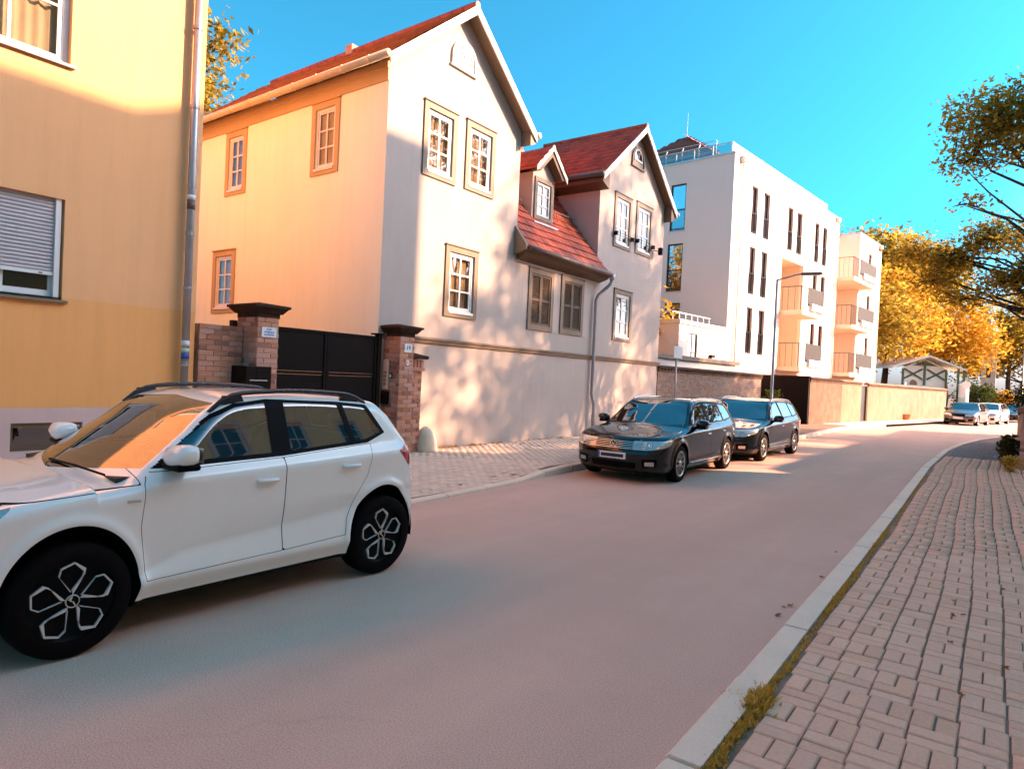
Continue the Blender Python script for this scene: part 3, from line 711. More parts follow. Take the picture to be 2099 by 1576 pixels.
for h in mid:
    f = MB(F); frame_ring(f, h[0]-.13, h[1]+.13, h[2]-.13, h[3]+.13, .129, .001, .035); f.box(h[0]-.15, h[1]+.15, .001, .06, h[3]+.13, h[3]+.155)
    w_ = f.build('shuttered_window', 'wood_trim', GH)
    MB(F).box(h[0], h[1], -.09, -.07, h[2], h[3]).build('backing_board', 'frame_dark', w_)
    c = (h[0]+h[1])/2
    for a, b in ((h[0]+.004, c-.002), (c+.002, h[1]-.004)):
        s = MB(F); frame_ring(s, a, b, h[2]+.004, h[3]-.004, .055, -.045, .012); s.box(a+.055, b-.055, -.04, .008, (h[2]+h[3])/2-.03, (h[2]+h[3])/2+.03)
        s.build('shutter_leaf', 'wood_brown', w_)
        for z0, z1 in ((h[2]+.065, (h[2]+h[3])/2-.035), ((h[2]+h[3])/2+.035, h[3]-.065)):
            n = 11
            for i in range(n):
                z = z0+(z1-z0)*(i+.5)/n; MB(F).prism([(-.038, z+.020), (-.030, z+.024), (.006, z-.012), (-.002, z-.018)], a+.052, b-.052, 0).build('slat', 'wood_brown', w_)
def lunette(c, z0, w, h, mat, T=GH):
    n = 18; arc = [(c+w*math.cos(math.pi*k/n), z0+h*.35+(h*.65)*math.sin(math.pi*k/n)) for k in range(n+1)]
    out = [(c-w, z0), (c+w, z0)]+arc
    rin = [(c+(p[0]-c)*.58, z0+h*.22+(p[1]-z0)*.62) for p in arc]
    mb = MB(F); mb.prism([(c+(p[0]-c)*.999, p[1]) for p in out[:2]]+arc, .001, .02); o = mb.build('lunette_window', mat, T)
    ring = MB(F)
    for a, b, a2, b2 in zip(arc, arc[1:], [(c+(p[0]-c)*.86, z0+(p[1]-z0)*.90) for p in arc], [(c+(p[0]-c)*.86, z0+(p[1]-z0)*.90) for p in arc[1:]]): ring.prism([a, b, b2, a2], .02, .055)
    ring.box(c-w, c-w*.86, .021, .055, z0, z0+h*.34); ring.box(c+w*.86, c+w, .021, .055, z0, z0+h*.34); ring.box(c-w-.03, c+w+.03, .001, .06, z0-.05, z0)
    ring.build('surround', mat, o)
    MB(F).prism([(rin[0][0], z0+h*.34), ]+rin[1:-1]+[(rin[-1][0], z0+h*.34)], .021, .026).build('pane', 'pane_dark', o)
    fr_ = MB(F)
    for a, b in zip(rin, rin[1:]): fr_.prism([a, b, (c+(b[0]-c)*1.16, z0+h*.3+(b[1]-z0-h*.3)*1.12), (c+(a[0]-c)*1.16, z0+h*.3+(a[1]-z0-h*.3)*1.12)], .021, .04)
    for t in (60, 120): fr_.tube([(c, .03, z0+h*.40), (c+w*.55*math.cos(math.radians(t)), .03, z0+h*.42+h*.5*math.sin(math.radians(t)))], .012, 5)
    fr_.box(c-w*.66, c+w*.66, .021, .045, z0+h*.28, z0+h*.34)
    fr_.build('frame', 'frame_white', o)
lunette(10.97, 8.36, .40, .60, 'wood_white'); lunette(19.5, 8.62, .43, .62, 'wood_trim')

# roofs
RF = MB().box(XF-3.7, XF-3.6, 13.3, 17.1, 9.45, 9.62).build('roof', 'roof_tile', GH)
def gable_roof(ya, za, half, x0, x1, endmat, trim, left=True):
    """roof about a ridge running back from the street; rake boards and soffit at x0"""
    lo = za-SL*half; cs = 1/math.hypot(1, SL)
    sh = MB()
    for s in (-1, 1): sh.poly([(x0, ya, za), (x1, ya, za), (x1, ya+s*half, lo), (x0, ya+s*half, lo)])
    sh.build('roof_deck', 'roof_tile_old', RF)
    for s in (-1, 1):
        rk = MB(); t = .17
        rk.prism([(ya, za+.035), (ya+s*half, lo+.035), (ya+s*half, lo-t), (ya, za-t)], x0-.001, x0+.035, 0); rk.build('rake_board', trim, RF)
        so_ = MB(); so_.prism([(ya, za-.05), (ya+s*half, lo-.05), (ya+s*half, lo-.12), (ya, za-.12)], XF+.002, x0-.002, 0); so_.build('soffit', endmat, RF)
    rt_ = MB()
    n = int((x0-x1)/.36)
    for i in range(n):
        xa = x0-i*.36; rt_.tube([(xa+.02, ya, za+.03), (xa-.34, ya, za+.045)], [.085, .075], 8)
    rt_.build('ridge_tiles', 'roof_tile', RF, smooth=False, kind='stuff')
OV = .30
gable_roof(A1[0], A1[1]+.11, 2.42, XF+OV, -17.3, 'wood_trim', 'wood_white')
gable_roof(A2[0], A2[1]+.12, 2.62, XF+OV, -13.6, 'wood_brown', 'wood_white')
def slope_dir(s): return Vector((0, -s, SL)).normalized()
ln = lambda half: half*math.hypot(1, SL)
lo1 = A1[1]+.11-SL*2.42; lo2 = A2[1]+.12-SL*2.62
tiles(RF, (-17.3, A1[0]-2.42, lo1+.012), (1, 0, 0), (0, 1, SL), 17.3+XF+OV, ln(2.42), .24, .30, 'roof_tile_old')
# hip at the back of the near roof
hp = MB(); hp.poly([(-17.3, A1[0], A1[1]+.11), (-17.3, A1[0]-2.42, lo1), (-19.7, A1[0]-2.42, lo1)]); hp.poly([(-17.3, A1[0], A1[1]+.11), (-19.7, A1[0]-2.42, lo1), (-19.7, A1[0]+2.42, lo1)]); hp.build('hip', 'roof_tile_old', RF)
tiles(RF, (-13.6, A2[0]-2.62, lo2+.012), (1, 0, 0), (0, 1, SL), 13.6+XF+OV, ln(2.62), .24, .30, 'roof_tile')
# middle roof: steep, eave low over the shutters
SM = 1.25; EX, EZ = -9.52, 4.90
mb = MB(); mb.poly([(EX, 13.25, EZ), (EX, 17.25, EZ), (-13.45, 17.25, EZ+SM*(13.45+EX)), (-13.45, 13.25, EZ+SM*(13.45+EX))]); mb.build('roof_deck', 'roof_tile_old', RF)
vm = Vector((-1, 0, SM)).normalized()
def okm(u, v):
    x = EX+vm.x*v; y = 13.25+u
    return not (14.45 < y < 15.6 and x < -10.30 and x > -11.6)
tiles(RF, (EX, 13.25, EZ+.012), (0, 1, 0), vm, 3.98, math.hypot(1, SM)*(13.45+EX), .234, .29, 'roof_tile', okm, single=300)
ev = MB(); ev.prism([(XF+.002, 4.62), (XF+.25, 4.70), (EX+.02-0, 4.80), (EX+.02, 4.885), (XF+.002, 5.2)], 13.22, 17.42, 1); ev.build('eave_box', 'wood_brown', GH)
eb = MB(); eb.prism([(XF+.004, 4.72), (XF+.36, 4.82), (XF+.36, 4.96), (XF+.004, 5.42)], 13.10, 13.215, 1); eb.build('eave_end_board', 'wood_trim', GH)
def gutter(pts, mat, r=.065, T=GH, brk=None):
    o = MB().tube(pts, r, 10).build('gutter', mat, T, smooth=True); return o
gutter([(EX+.09, 13.2, 4.86), (EX+.09, 17.5, 4.84)], 'zinc_dark', .07)
gu = gutter([(XF+OV+.05, A1[0]-2.50, lo1-.02), (-19.6, A1[0]-2.50, lo1-.02)], 'gutter_cream', .075)
for i in range(12): MB().tube([(-10-i*.8, A1[0]-2.50, lo1-.02), (-10.03-i*.8, A1[0]-2.50, lo1-.02)], .083, 10).build('bracket', 'gutter_cream', gu)
gutter([(XF+OV+.05, A1[0]+2.50, lo1+.02), (-13, A1[0]+2.50, lo1+.02)], 'gutter_cream', .075)
gutter([(XF+OV+.05, A2[0]-2.70, lo2-.02), (-13.4, A2[0]-2.70, lo2-.02)], 'zinc_dark', .075)
gutter([(XF+OV+.05, A2[0]+2.70, lo2-.02), (-13.4, A2[0]+2.70, lo2-.02)], 'zinc', .075)
for s, (ya, lo) in ((-1, (A2[0]-2.62, lo2)), (1, (A2[0]+2.62, lo2))):      # boxed eaves of the second gable
    ye = ya-s*.38
    MB().prism([(ya, lo-.10), (ya, lo-.22), (ye, lo-.36), (ye, lo-.02+.28)], -13.4, XF+OV-.01 if s < 0 else XF+.28, 0).build('eave_box', 'wood_brown', GH)
ye = A1[0]+2.42; MB().prism([(ye, lo1-.06), (ye, lo1-.2), (ye-.22, lo1-.3), (ye-.22, lo1+.1)], XF+.002, XF+OV-.01, 0).build('eave_box', 'wood_trim', GH)
# dormer
DX = -10.36; DF = Fr((DX, 0, 0), (0, 1, 0), (1, 0, 0))
dh = (14.68, 15.34, 6.08, 6.98)
mb = MB(DF); wall(mb, 14.48, 15.52, 5.85, 7.20, [dh], .06); mb.poly([(14.48, 0, 7.2), (15.52, 0, 7.2), (15.0, 0, 7.74)])
D_ = mb.build('dormer', 'plaster_white', GH)
for y_ in (14.48, 15.52): MB().poly([(DX, y_, 5.85), (DX-1.3, y_, 7.2), (DX, y_, 7.2)]).build('cheek', 'plaster_white', D_)
f = MB(DF); frame_ring(f, dh[0]-.11, dh[1]+.11, dh[2]-.1, dh[3]+.12, .109, .001, .04); f.build('surround', 'wood_trim', D_)
f = MB(DF); frame_ring(f, dh[0]+.003, dh[1]-.003, dh[2]+.003, dh[3]-.003, .06, -.05, .0); f.box(14.99, 15.03, -.045, -.01, dh[2]+.06, dh[3]-.06)
for k in (1, 2): z = dh[2]+(dh[3]-dh[2])*k/3; f.box(dh[0]+.06, dh[1]-.06, -.04, -.012, z-.014, z+.014)
f.build('window_frame', 'frame_white', D_); MB(DF).box(dh[0]+.05, dh[1]-.05, -.035, -.03, dh[2]+.05, dh[3]-.05).build('pane', 'pane', D_)
MB(DF).box(dh[0], dh[1], -.10, -.09, dh[2], dh[3]).build('curtain', 'curtain', D_)
MB(DF).box(14.42, 15.58, .002, .16, 5.83, 5.87).build('flashing', 'zinc', D_)
for s in (-1, 1):
    mb = MB(); mb.prism([(15.0, 7.98), (15+s*.72, 7.28), (15+s*.72, 7.20), (15.0, 7.90)], DX-2.0, DX+.27, 0); mb.build('dormer_roof', 'roof_tile', RF)
    mb = MB(); mb.prism([(15.0, 8.0), (15+s*.74, 7.28), (15+s*.74, 7.12), (15.0, 7.84)], DX+.272, DX+.30, 0); mb.build('rake_board', 'wood_white', RF)
    mb = MB(); mb.prism([(15.0, 7.86), (15+s*.70, 7.18), (15+s*.52, 7.18), (15.0, 7.68)], DX+.003, DX+.26, 0); mb.build('soffit', 'wood_brown', RF)
    tiles(RF, (DX-2.0 if s < 0 else DX-2.0, 15+s*.72, 7.285), (1, 0, 0), (0, -s, .972), 2.25, .98, .234, .29, 'roof_tile')
for (ya, yb, x) in ((13.3, 14.2, -10.55), (15.9, 17.0, -10.62)):     # snow guards
    z = EZ+SM*(EX-x); q = MB()
    for k in range(2): q.tube([(x+.05, ya, z+.10+.10*k), (x+.05, yb, z+.10+.10*k)], .008, 5)
    n = 9
    for k in range(n+1): y = ya+(yb-ya)*k/n; q.tube([(x+.05, y, z+.09), (x+.05, y, z+.22)], .006, 4)
    for y in (ya+.1, yb-.1): q.tube([(x-.1, y, z+.1), (x+.05, y, z+.18), (x+.12, y, z-.12)], .011, 5)
    q.build('snow_guard', 'zinc_dark', GH)
downpipe(GH, [(EX+.09, 17.38, 4.80), (EX+.09, 17.38, 4.62), (EX+.06, 17.32, 4.52), (XF+.14, 17.12, 4.22), (XF+.10, 17.08, 4.08), (XF+.10, 17.08, 1.30), (XF+.13, 17.10, 1.18), (XF+.16, 17.12, 1.05), (XF+.16, 17.12, .12)], .05, 'zinc', rings=(3.2, 2.0, .7, .3))
MB().tube([(EX+.09, 17.38, 4.84), (EX+.09, 17.38, 4.66)], [.11, .06], 10).build('rain_head', 'zinc', GH, smooth=True)
MB().box(-13.75, -13.5, A1[0]-.14, A1[0]+.12, 9.5, 9.84).build('chimney_pot', 'brick', RF)

LC = thing('security_camera', (XF+.035, 20.9, 6.2), 'small black camera on an arm beside the upper gable window', 'camera')
MB().tube([(XF+.04, 20.55, 6.12), (XF+.20, 20.6, 6.14), (XF+.22, 21.02, 6.16)], .014, 6).build('arm', 'black_metal', LC)
MB().bbox(XF+.15, XF+.30, 21.0, 21.12, 6.06, 6.30, .02).build('housing', 'black_metal', LC)
MB().box(XF+.037, XF+.06, 20.5, 20.6, 6.05, 6.19).build('bracket', 'black_metal', LC)
# ------------------------------------------------------------------ gateway
def brick_box(T, x0, x1, y0, y1, z0, z1, faces, L=.24, Hh=.071, J=.010, name='brick'):
    """mortar core plus single bricks on the given faces ('+x','-y','+y')"""
    MB().box(x0+.012, x1-.012, y0+.012, y1-.012, z0, z1).build('mortar_core', 'mortar', T)
    cache = {}
    def put(cx, cy, cz, l, ax):
        key = (round(l, 2), ax)
        if key not in cache:
            mb = MB(); d = .045
            if ax == 'y': mb.bbox(-d, .0, -l/2, l/2, -Hh/2, Hh/2, .006)
            else: mb.bbox(-l/2, l/2, 0, d, -Hh/2, Hh/2, .006)
            me = bpy.data.meshes.new(name); me.from_pydata(mb.v, [], mb.f); me.materials.append(M['brick']); cache[key] = me
        place(cache[key], name, T, Matrix.Translation((cx+rnd.gauss(0, .002), cy+rnd.gauss(0, .002), cz)) @ Matrix.Rotation(rnd.gauss(0, .008), 4, 'Z'))
    k = 0; z = z0+Hh/2+.004
    while z+Hh/2 <= z1+.012:
        for fc in faces:
            a0, a1 = (y0, y1) if fc == '+x' else (x0, x1); lens = []; p = a0+.003; first = L/2 if (k % 2) ^ (fc != '+x') else L
            while p < a1-.02:
                l = min(first, a1-.003-p); first = L
                if l < .05: break
                if fc == '+x': put(x1, p+l/2, z, round(l-J, 2), 'y')
                elif fc == '-y': put(p+l/2, y0, z, round(l-J, 2), 'x')
                p += l
        k += 1; z += Hh+J
def cap(T, x0, x1, y0, y1, z):
    mb = MB()
    for a, b, c, d, e in ((.0, z, .0, z+.07, 0), (.03, z+.07, .10, z+.16, 0), (.12, z+.16, .12, z+.20, 0)): 
        lo = [mb.P(p) for p in ((x0-a, y0-a, b), (x1+a, y0-a, b), (x1+a, y1+a, b), (x0-a, y1+a, b))]; hi = [mb.P(p) for p in ((x0-c, y0-c, d), (x1+c, y0-c, d), (x1+c, y1+c, d), (x0-c, y1+c, d))]
        mb.f.append(lo[::-1]); mb.f.append(hi)
        for k in range(4): mb.f.append([lo[k], lo[(k+1) % 4], hi[(k+1) % 4], hi[k]])
    lo = [mb.P(p) for p in ((x0-.12, y0-.12, z+.20), (x1+.12, y0-.12, z+.20), (x1+.12, y1+.12, z+.20), (x0-.12, y1+.12, z+.20))]; t = mb.P(((x0+x1)/2, (y0+y1)/2, z+.26))
    for k in range(4): mb.f.append([lo[k], lo[(k+1) % 4], t])
    return mb.build('capstone', 'capstone', T)
PL = thing('gate_pillar', (-9.65, 6.2, 0), 'brick gate pillar with stone cap and small white notice next to the letterbox', 'pillar')
brick_box(PL, -10.0, -9.42, 5.99, 6.38, .05, 2.47, ('+x', '-y')); cap(PL, -10.0, -9.42, 5.99, 6.38, 2.47)
FP = Fr((-9.42, 0, 0), (0, 1, 0), (1, 0, 0))
s = thing('notice_plate', (-9.41, 6.2, 2.24), 'small white notice plate with blue lettering on the brick pillar', 'sign')
MB(FP).box(6.06, 6.32, .004, .012, 2.165, 2.325).build('plate', 'white_sign', s)
for z, l in ((2.29, .10), (2.245, .17), (2.205, .18)):
    lw = MB(FP); u = 6.19-l/2
    while u < 6.19+l/2-.01: w = rnd.uniform(.010, .016); lw.box(u, u+w, .0125, .0135, z-.011, z+.011+rnd.choice((0, 0, .008))); u += w+.007
    lw.build('lettering', 'sign_blue', s)
PR = thing('gate_pillar', (-9.65, 9.2, 0), 'brick gate pillar carrying the house number and intercom beside the white house', 'pillar')
brick_box(PR, -9.96, -9.40, 9.02, 9.41, .05, 2.40, ('+x', '-y')); cap(PR, -9.96, -9.40, 9.02, 9.41, 2.40)
FQ = Fr((-9.40, 0, 0), (0, 1, 0), (1, 0, 0)); FQs = Fr((0, 9.02, 0), (1, 0, 0), (0, -1, 0))
s = thing('house_number', (-9.39, 9.23, 2.18), 'white square house number plate 19 on the brick pillar', 'sign')
MB(FQ).box(9.13, 9.34, .004, .012, 2.10, 2.27).build('plate', 'white_sign', s); text_geo(s, FQ, '19', 9.235, 2.185, .12, .013, 'ink')
s = thing('small_plate', (-9.39, 9.24, 1.92), 'small white oval plate with a dark mark below the house number', 'sign')
mb = MB(FQ); n = 16; mb.prism([(9.235+.04*math.cos(2*math.pi*k/n), 1.90+.055*math.sin(2*math.pi*k/n)) for k in range(n)], .004, .010); mb.build('plate', 'white_sign', s); MB(FQ).prism([(9.22, 1.91), (9.25, 1.91), (9.235, 1.875)], .0105, .0115).build('mark', 'ink', s); MB(FQ).box(9.231, 9.239, .0105, .0115, 1.905, 1.93).build('mark', 'ink', s)
s = thing('intercom', (-9.7, 9.0, 1.6), 'tall steel intercom panel with rows of bell buttons on the gate pillar', 'intercom')
MB(FQs).bbox(-9.82, -9.66, .004, .045, 1.36, 1.95, .012).build('panel', 'steel_light', s)
for k in range(8): MB(FQs).box(-9.78, -9.70, .0455, .05, 1.42+k*.038, 1.442+k*.038).build('button', 'frame_dark' if k % 2 else 'grey_metal', s)
MB(FQs).bbox(-9.64, -9.57, .004, .03, 1.58, 1.70, .008).build('reader', 'frame_dark', s)
MB(FQs).box(-9.63, -9.58, .0305, .034, 1.60, 1.66).build('key_reader', 'white_sign', s)
MB(FQs).bbox(-9.83, -9.64, .004, .06, 1.08, 1.33, .01).build('lock_box', 'black_metal', s)
SB = thing('stub_wall', (-9.7, 9.62, 0), 'short brick stub wall with stepped coping between pillar and white house', 'wall')
brick_box(SB, -9.84, -9.52, 9.43, 9.78, .05, 1.75, ('+x', '-y'))
mb = MB(); mb.box(-9.86, -9.48, 9.425, 9.81, 1.752, 1.82); mb.build('corbel', 'brick', SB)
for k in range(4): MB().box(-9.86, -9.50, 9.43+k*.095, 9.50+k*.095, 1.822, 1.98).build('corbel_tooth', 'brick', SB)
MB().box(-9.845, -9.53, 9.44, 9.79, 1.822, 1.98).build('mortar_core', 'mortar', SB)
MB().prism([(-9.90, 1.99), (-9.44, 1.99), (-9.42, 2.05), (-9.84, 2.12)], 9.425, 9.86, 1).build('coping', 'capstone', SB)
GS = thing('guard_stone', (-9.42, 9.98, 0), 'pale rounded guard stone at the foot of the stub wall', 'stone')
mb = MB(); mb.lathe([(.20, .05), (.205, .2), (.18, .42), (.12, .56), (.05, .62), (.005, .63)], (-9.50, 9.93, 0), 18); mb.build('stone', 'guard_stone', GS, smooth=True)
mb = MB(); mb.lathe([(.16, .05), (.16, .14), (.13, .34), (.08, .44), (.005, .47)], (-9.60, 10.18, 0), 16); mb.build('second_stone', 'guard_stone', GS, smooth=True)
BW = thing('brick_wall', (-9.8, 5.6, 0), 'old red brick wall between the orange house and the gate pillar', 'wall')
brick_box(BW, -10.05, -9.80, 5.26, 5.985, .05, 2.31, ('+x',))
MB().box(-10.07, -9.98, 5.9, 5.985, 2.312, 2.42).build('top_brick', 'capstone', BW)
LB = thing('letterbox', (-9.6, 6.0, 1.45), 'black metal letterbox with a narrow slot let into the brick gateway', 'letterbox')
MB().bbox(-9.79, -9.385, 5.80, 5.978, 1.16, 1.70, .008).build('box', 'black_metal', LB)
MB().box(-9.415, -9.383, 5.979, 6.24, 1.16, 1.70).build('front_panel', 'black_metal', LB)
MB().box(-9.382, -9.378, 5.87, 6.17, 1.475, 1.49).build('slot', 'steel_light', LB)
GT = thing('gate', (-9.7, 7.5, 0), 'black sheet metal double gate with recessed panels between the brick pillars', 'gate')
FGt = Fr((-9.70, 0, 0), (0, 1, 0), (1, 0, 0))
for a, b in ((6.42, 7.52), (7.53, 8.68)):
    q = MB(FGt); frame_ring(q, a, b, .16, 2.37, .05, -.03, .03); q.box(a+.05, b-.05, -.03, .026, 1.60, 1.65); q.box(a+.05, b-.05, -.03, .026, .85, .90); lf = q.build('gate_leaf', 'gate_black', GT)
    for z0, z1 in ((.21, .845), (.905, 1.595), (1.655, 2.32)): MB(FGt).box(a+.052, b-.052, -.015, .012, z0, z1).build('panel', 'gate_black', lf)
MB(FGt).box(8.685, 8.78, -.05, .05, .1, 2.40).build('post', 'gate_black', GT); MB(FGt).box(8.60, 8.82, -.07, .07, 2.402, 2.43).build('post_cap', 'gate_black', GT)
MB(FGt).tube([(7.46, .03, 1.12), (7.46, .08, 1.12), (7.36, .08, 1.12)], .012, 6).build('handle', 'steel_light', GT)

# ------------------------------------------------------------------ houses across the street (behind and right of the viewer)
def opposite(name, label, y0, y1, xf, depth, eave, ridge, cols, mat, floors):
    T = thing(name, (xf, (y0+y1)/2, 0), label, 'house'); Fo = Fr((xf, 0, 0), (0, 1, 0), (-1, 0, 0)); hs_ = []
    for z in floors:
        for c in cols: hs_.append((c-.55, c+.55, z, z+1.55))
    mb = MB(Fo); wall(mb, y0, y1, .9, eave, hs_, .12); mb.build('wall', mat, T)
    mb = MB(Fo); mb.box(y0, y1, -.1, .03, .0, .9); mb.build('plinth', 'plinth_grey', T)
    mb = MB(); mb.poly([(xf, y0, .0), (xf+depth, y0, .0), (xf+depth, y0, eave), (xf, y0, eave)]); mb.poly([(xf, y1, .0), (xf+depth, y1, .0), (xf+depth, y1, eave), (xf, y1, eave)])
    mb.poly([(xf, y0, eave), (xf+depth, y0, eave), (xf+depth/2, y0, ridge)]); mb.poly([(xf, y1, eave), (xf+depth, y1, eave), (xf+depth/2, y1, ridge)]); mb.poly([(xf+depth, y0, .0), (xf+depth, y1, .0), (xf+depth, y1, eave), (xf+depth, y0, eave)]); mb.build('gable_walls', mat, T)
    mb = MB(); k = (ridge-eave)/(depth/2)
    mb.prism([(xf-.4, eave-.4*k), (xf+depth/2, ridge), (xf+depth+.4, eave-.4*k), (xf+depth+.4, eave-.4*k+.12), (xf+depth/2, ridge+.14), (xf-.4, eave-.4*k+.12)], y0-.1, y1+.1, 1); mb.build('roof', 'roof_tile_old', T)
    mb = MB(Fo); mb.box(y0, y1, .002, .2, eave-.35, eave-.05); mb.build('cornice', 'wood_trim', T)
    for h in hs_: window(T, Fo, h, .1, 2, 2, gmat='pane_dark', back=None, sur=(.11, 'wood_white', .04), sill=None, parts=False)
    return T
opposite('apartment_house', 'long yellow plastered apartment house across the street, reflected in the car windows', -18, 21.3, 10.0, 11, 16.4, 17.9, [-14.6+3.0*k for k in range(12)], 'plaster_yellow', (1.8, 5.2, 8.6, 12.0))
opposite('corner_house', 'tall narrow orange corner house at the end of the row across the street', 21.32, 24.3, 10.0, 9, 17.6, 18.8, [22.8], 'plaster_orange', (1.8, 5.2, 8.6, 12.0))
opposite('shading_house', 'low two storey yellow house added out of view to shade the road', 24.95, 48.0, 10.0, 9, 7.9, 9.2, [27.2+2.9*k for k in range(7)], 'plaster_yellow', (1.6, 4.7))  # added unseen house, sized to keep sun off the road
# ------------------------------------------------------------------ white apartment block
AZ = math.radians(6.09); AU = Vector((math.sin(AZ), math.cos(AZ), 0)); AN = Vector((math.cos(AZ), -math.sin(AZ), 0))
AP = Vector((-10.6, 30.82, 0))
AB = thing('apartment_block', tuple(AP), 'modern white four storey apartment block with balconies and roof railing', 'building')
FA = Fr(AP, AU, AN); FAl = Fr(AP, -AN, -AU)
ROWS = ((9.25, 11.56), (6.30, 8.61), (3.40, 5.66)); ZT = 12.55
PA, PB = ((2.07, 2.80), (3.50, 4.28)), ((11.0, 11.72), (12.36, 13.12)); PC = ((6.80, 7.52), (8.12, 8.92))
LG = (6.2, 9.45, 2.75, 8.74)
holes = [(a, b, c, d) for c, d in ROWS for a, b in PA+PB]+[(a, b, *ROWS[0]) for a, b in PC]
low = [(6.55, 6.95, .5, 2.1), (8.0, 8.4, .5, 2.1)]
mb = MB(FA); wall(mb, 0, 15.3, .0, ZT, holes+[LG]+low, .22); mb.build('front_wall', 'plaster_modern', AB)
mb = MB(FA); wall(mb, 19.8, 24.9, .0, ZT, [(22.0, 22.75, c, d) for c, d in ROWS], .22); mb.build('front_wall', 'plaster_modern', AB)
lw = [(2.42, 3.25, 9.28, 11.56), (2.46, 3.30, 6.31, 8.64), (2.46, 3.30, 4.35, 5.72)]
mb = MB(FAl); wall(mb, 0, 12, .0, ZT, lw, .2); mb.build('side_wall', 'plaster_modern', AB)
mb = MB(FA); a, b, c, d = LG; e = -1.5
mb.poly([(a, e, c), (b, e, c), (b, e, d), (a, e, d)]); mb.poly([(a, -.2, c), (a, e, c), (a, e, d), (a, -.2, d)]); mb.poly([(b, -.2, c), (b, e, c), (b, e, d), (b, -.2, d)]); mb.poly([(a, -.2, d), (b, -.2, d), (b, e, d), (a, e, d)]); mb.poly([(a, -.2, c), (b, -.2, c), (b, e, c), (a, e, c)])
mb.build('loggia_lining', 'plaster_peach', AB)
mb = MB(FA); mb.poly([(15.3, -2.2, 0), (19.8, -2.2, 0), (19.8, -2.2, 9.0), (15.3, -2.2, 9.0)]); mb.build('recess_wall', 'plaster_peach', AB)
mb = MB(FA); mb.poly([(15.3, -2.2, 9.0), (19.8, -2.2, 9.0), (19.8, -2.2, ZT), (15.3, -2.2, ZT)]); mb.build('recess_top', 'plaster_modern', AB)
mb = MB(FA); mb.poly([(15.3, 0, 0), (15.3, -2.2, 0), (15.3, -2.2, ZT), (15.3, 0, ZT)]); mb.build('return_wall', 'plaster_modern', AB)
mb = MB(FA); mb.poly([(19.8, 0, 0), (19.8, -2.2, 0), (19.8, -2.2, ZT), (19.8, 0, ZT)]); mb.build('return_wall', 'plaster_modern', AB)
mb = MB(FA); mb.poly([(24.9, 0, 0), (24.9, -12, 0), (24.9, -12, ZT), (24.9, 0, ZT)]); mb.build('end_wall', 'plaster_modern', AB)
mb = MB(FA); mb.poly([(0, -.3, ZT-.1), (15.3, -.3, ZT-.1), (15.3, -12, ZT-.1), (0, -12, ZT-.1)]); mb.poly([(15.3, -2.2, ZT-.1), (24.9, -.2, ZT-.1), (24.9, -12, ZT-.1), (15.3, -12, ZT-.1)]); mb.build('flat_roof', 'roof_felt', AB)
mb = MB(FA); mb.box(-.04, 15.34, -.30, .04, ZT+.002, ZT+.09); mb.box(-.04, .30, -12, -.302, ZT+.002, ZT+.09); mb.build('parapet_cap', 'steel_light', AB)
mb = MB(FA); mb.box(19.76, 24.94, -.30, .04, ZT+.002, ZT+.09); mb.box(19.76, 20.1, -2.2, -.302, ZT+.002, ZT+.09); mb.build('parapet_cap', 'steel_light', AB)
def rail_bars(T, fr, u0, u1, n, z0, z1, mat, name='railing', step=.11, top=True):
    q = MB(fr); k = max(2, int((u1-u0)/step))
    for i in range(k+1): u = u0+(u1-u0)*i/k; q.box(u-.007, u+.007, n-.007, n+.007, z0, z1)
    q.box(u0-.02, u1+.02, n-.02, n+.02, z1, z1+.03); q.box(u0-.02, u1+.02, n-.015, n+.015, z0-.02, z0)
    return q.build(name, mat, T)
def french(fr, h, inset, T=AB, gm='pane_dark'):
    w_ = window(T, fr, h, inset, 1, 1, fmat='frame_dark', gmat=gm, back=None, sash=False, fwid=.06, name='french_window')
    rail_bars(w_, fr, h[0]+.02, h[1]-.02, -.05, h[2]+.12, h[2]+1.02, 'black_metal', step=.10)
    MB(fr).box(h[0]-.02, h[1]+.02, -.06, .04, h[2]-.05, h[2]-.005).build('sill', 'steel_light', w_)
    return w_
for h in holes: french(FA, h, .17)
for c, d in ROWS: french(FA, (22.0, 22.75, c, d), .17)
for h in low: window(AB, FA, h, .17, 1, 1, fmat='frame_dark', gmat='pane_dark', back=None, sash=False)
for h in lw: french(FAl, h, .12, gm='pane_mirror') if h[2] > 5 else window(AB, FAl, h, .12, 1, 1, fmat='frame_dark', gmat='pane_mirror', back=None, sash=False, name='french_window')
def balcony(u0, u1, z, pr, boxes, T=AB):
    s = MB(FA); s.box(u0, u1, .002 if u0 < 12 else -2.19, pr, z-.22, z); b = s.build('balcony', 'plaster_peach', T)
    q = MB(FA); q.box(u0, u1, pr+.002, pr+.02, z-.24, z+.02); q.build('slab_edge', 'plaster_modern', b)
    c = MB(FA); c.box(u0+(u1-u0)*.28, u1-.02, pr-.05, pr-.03, z+.30, z+1.30); c.build('privacy_cloth', 'balcony_brown', b)
    rail_bars(b, FA, u0+.03, u1-.03, pr-.08, z+.06, z+1.22, 'black_metal', step=.14)
    sr = MB(FA)
    for n in (.1, pr*.35, pr*.65, pr-.1): sr.box(u0+.02, u0+.035, n-.007, n+.007, z, z+1.22)
    sr.box(u0+.01, u0+.045, .02, pr-.05, z+1.22, z+1.25); sr.build('side_railing', 'black_metal', b)
    for k in range(boxes):
        ua = u0+(u1-u0)*(.32+.66*k/boxes); ub = u0+(u1-u0)*(.32+.66*(k+.86)/boxes)
        MB(FA).bbox(ua, ub, pr-.02, pr+.16, z+.04, z+.42, .02).build('planter_panel', 'balcony_pale', b)
    return b
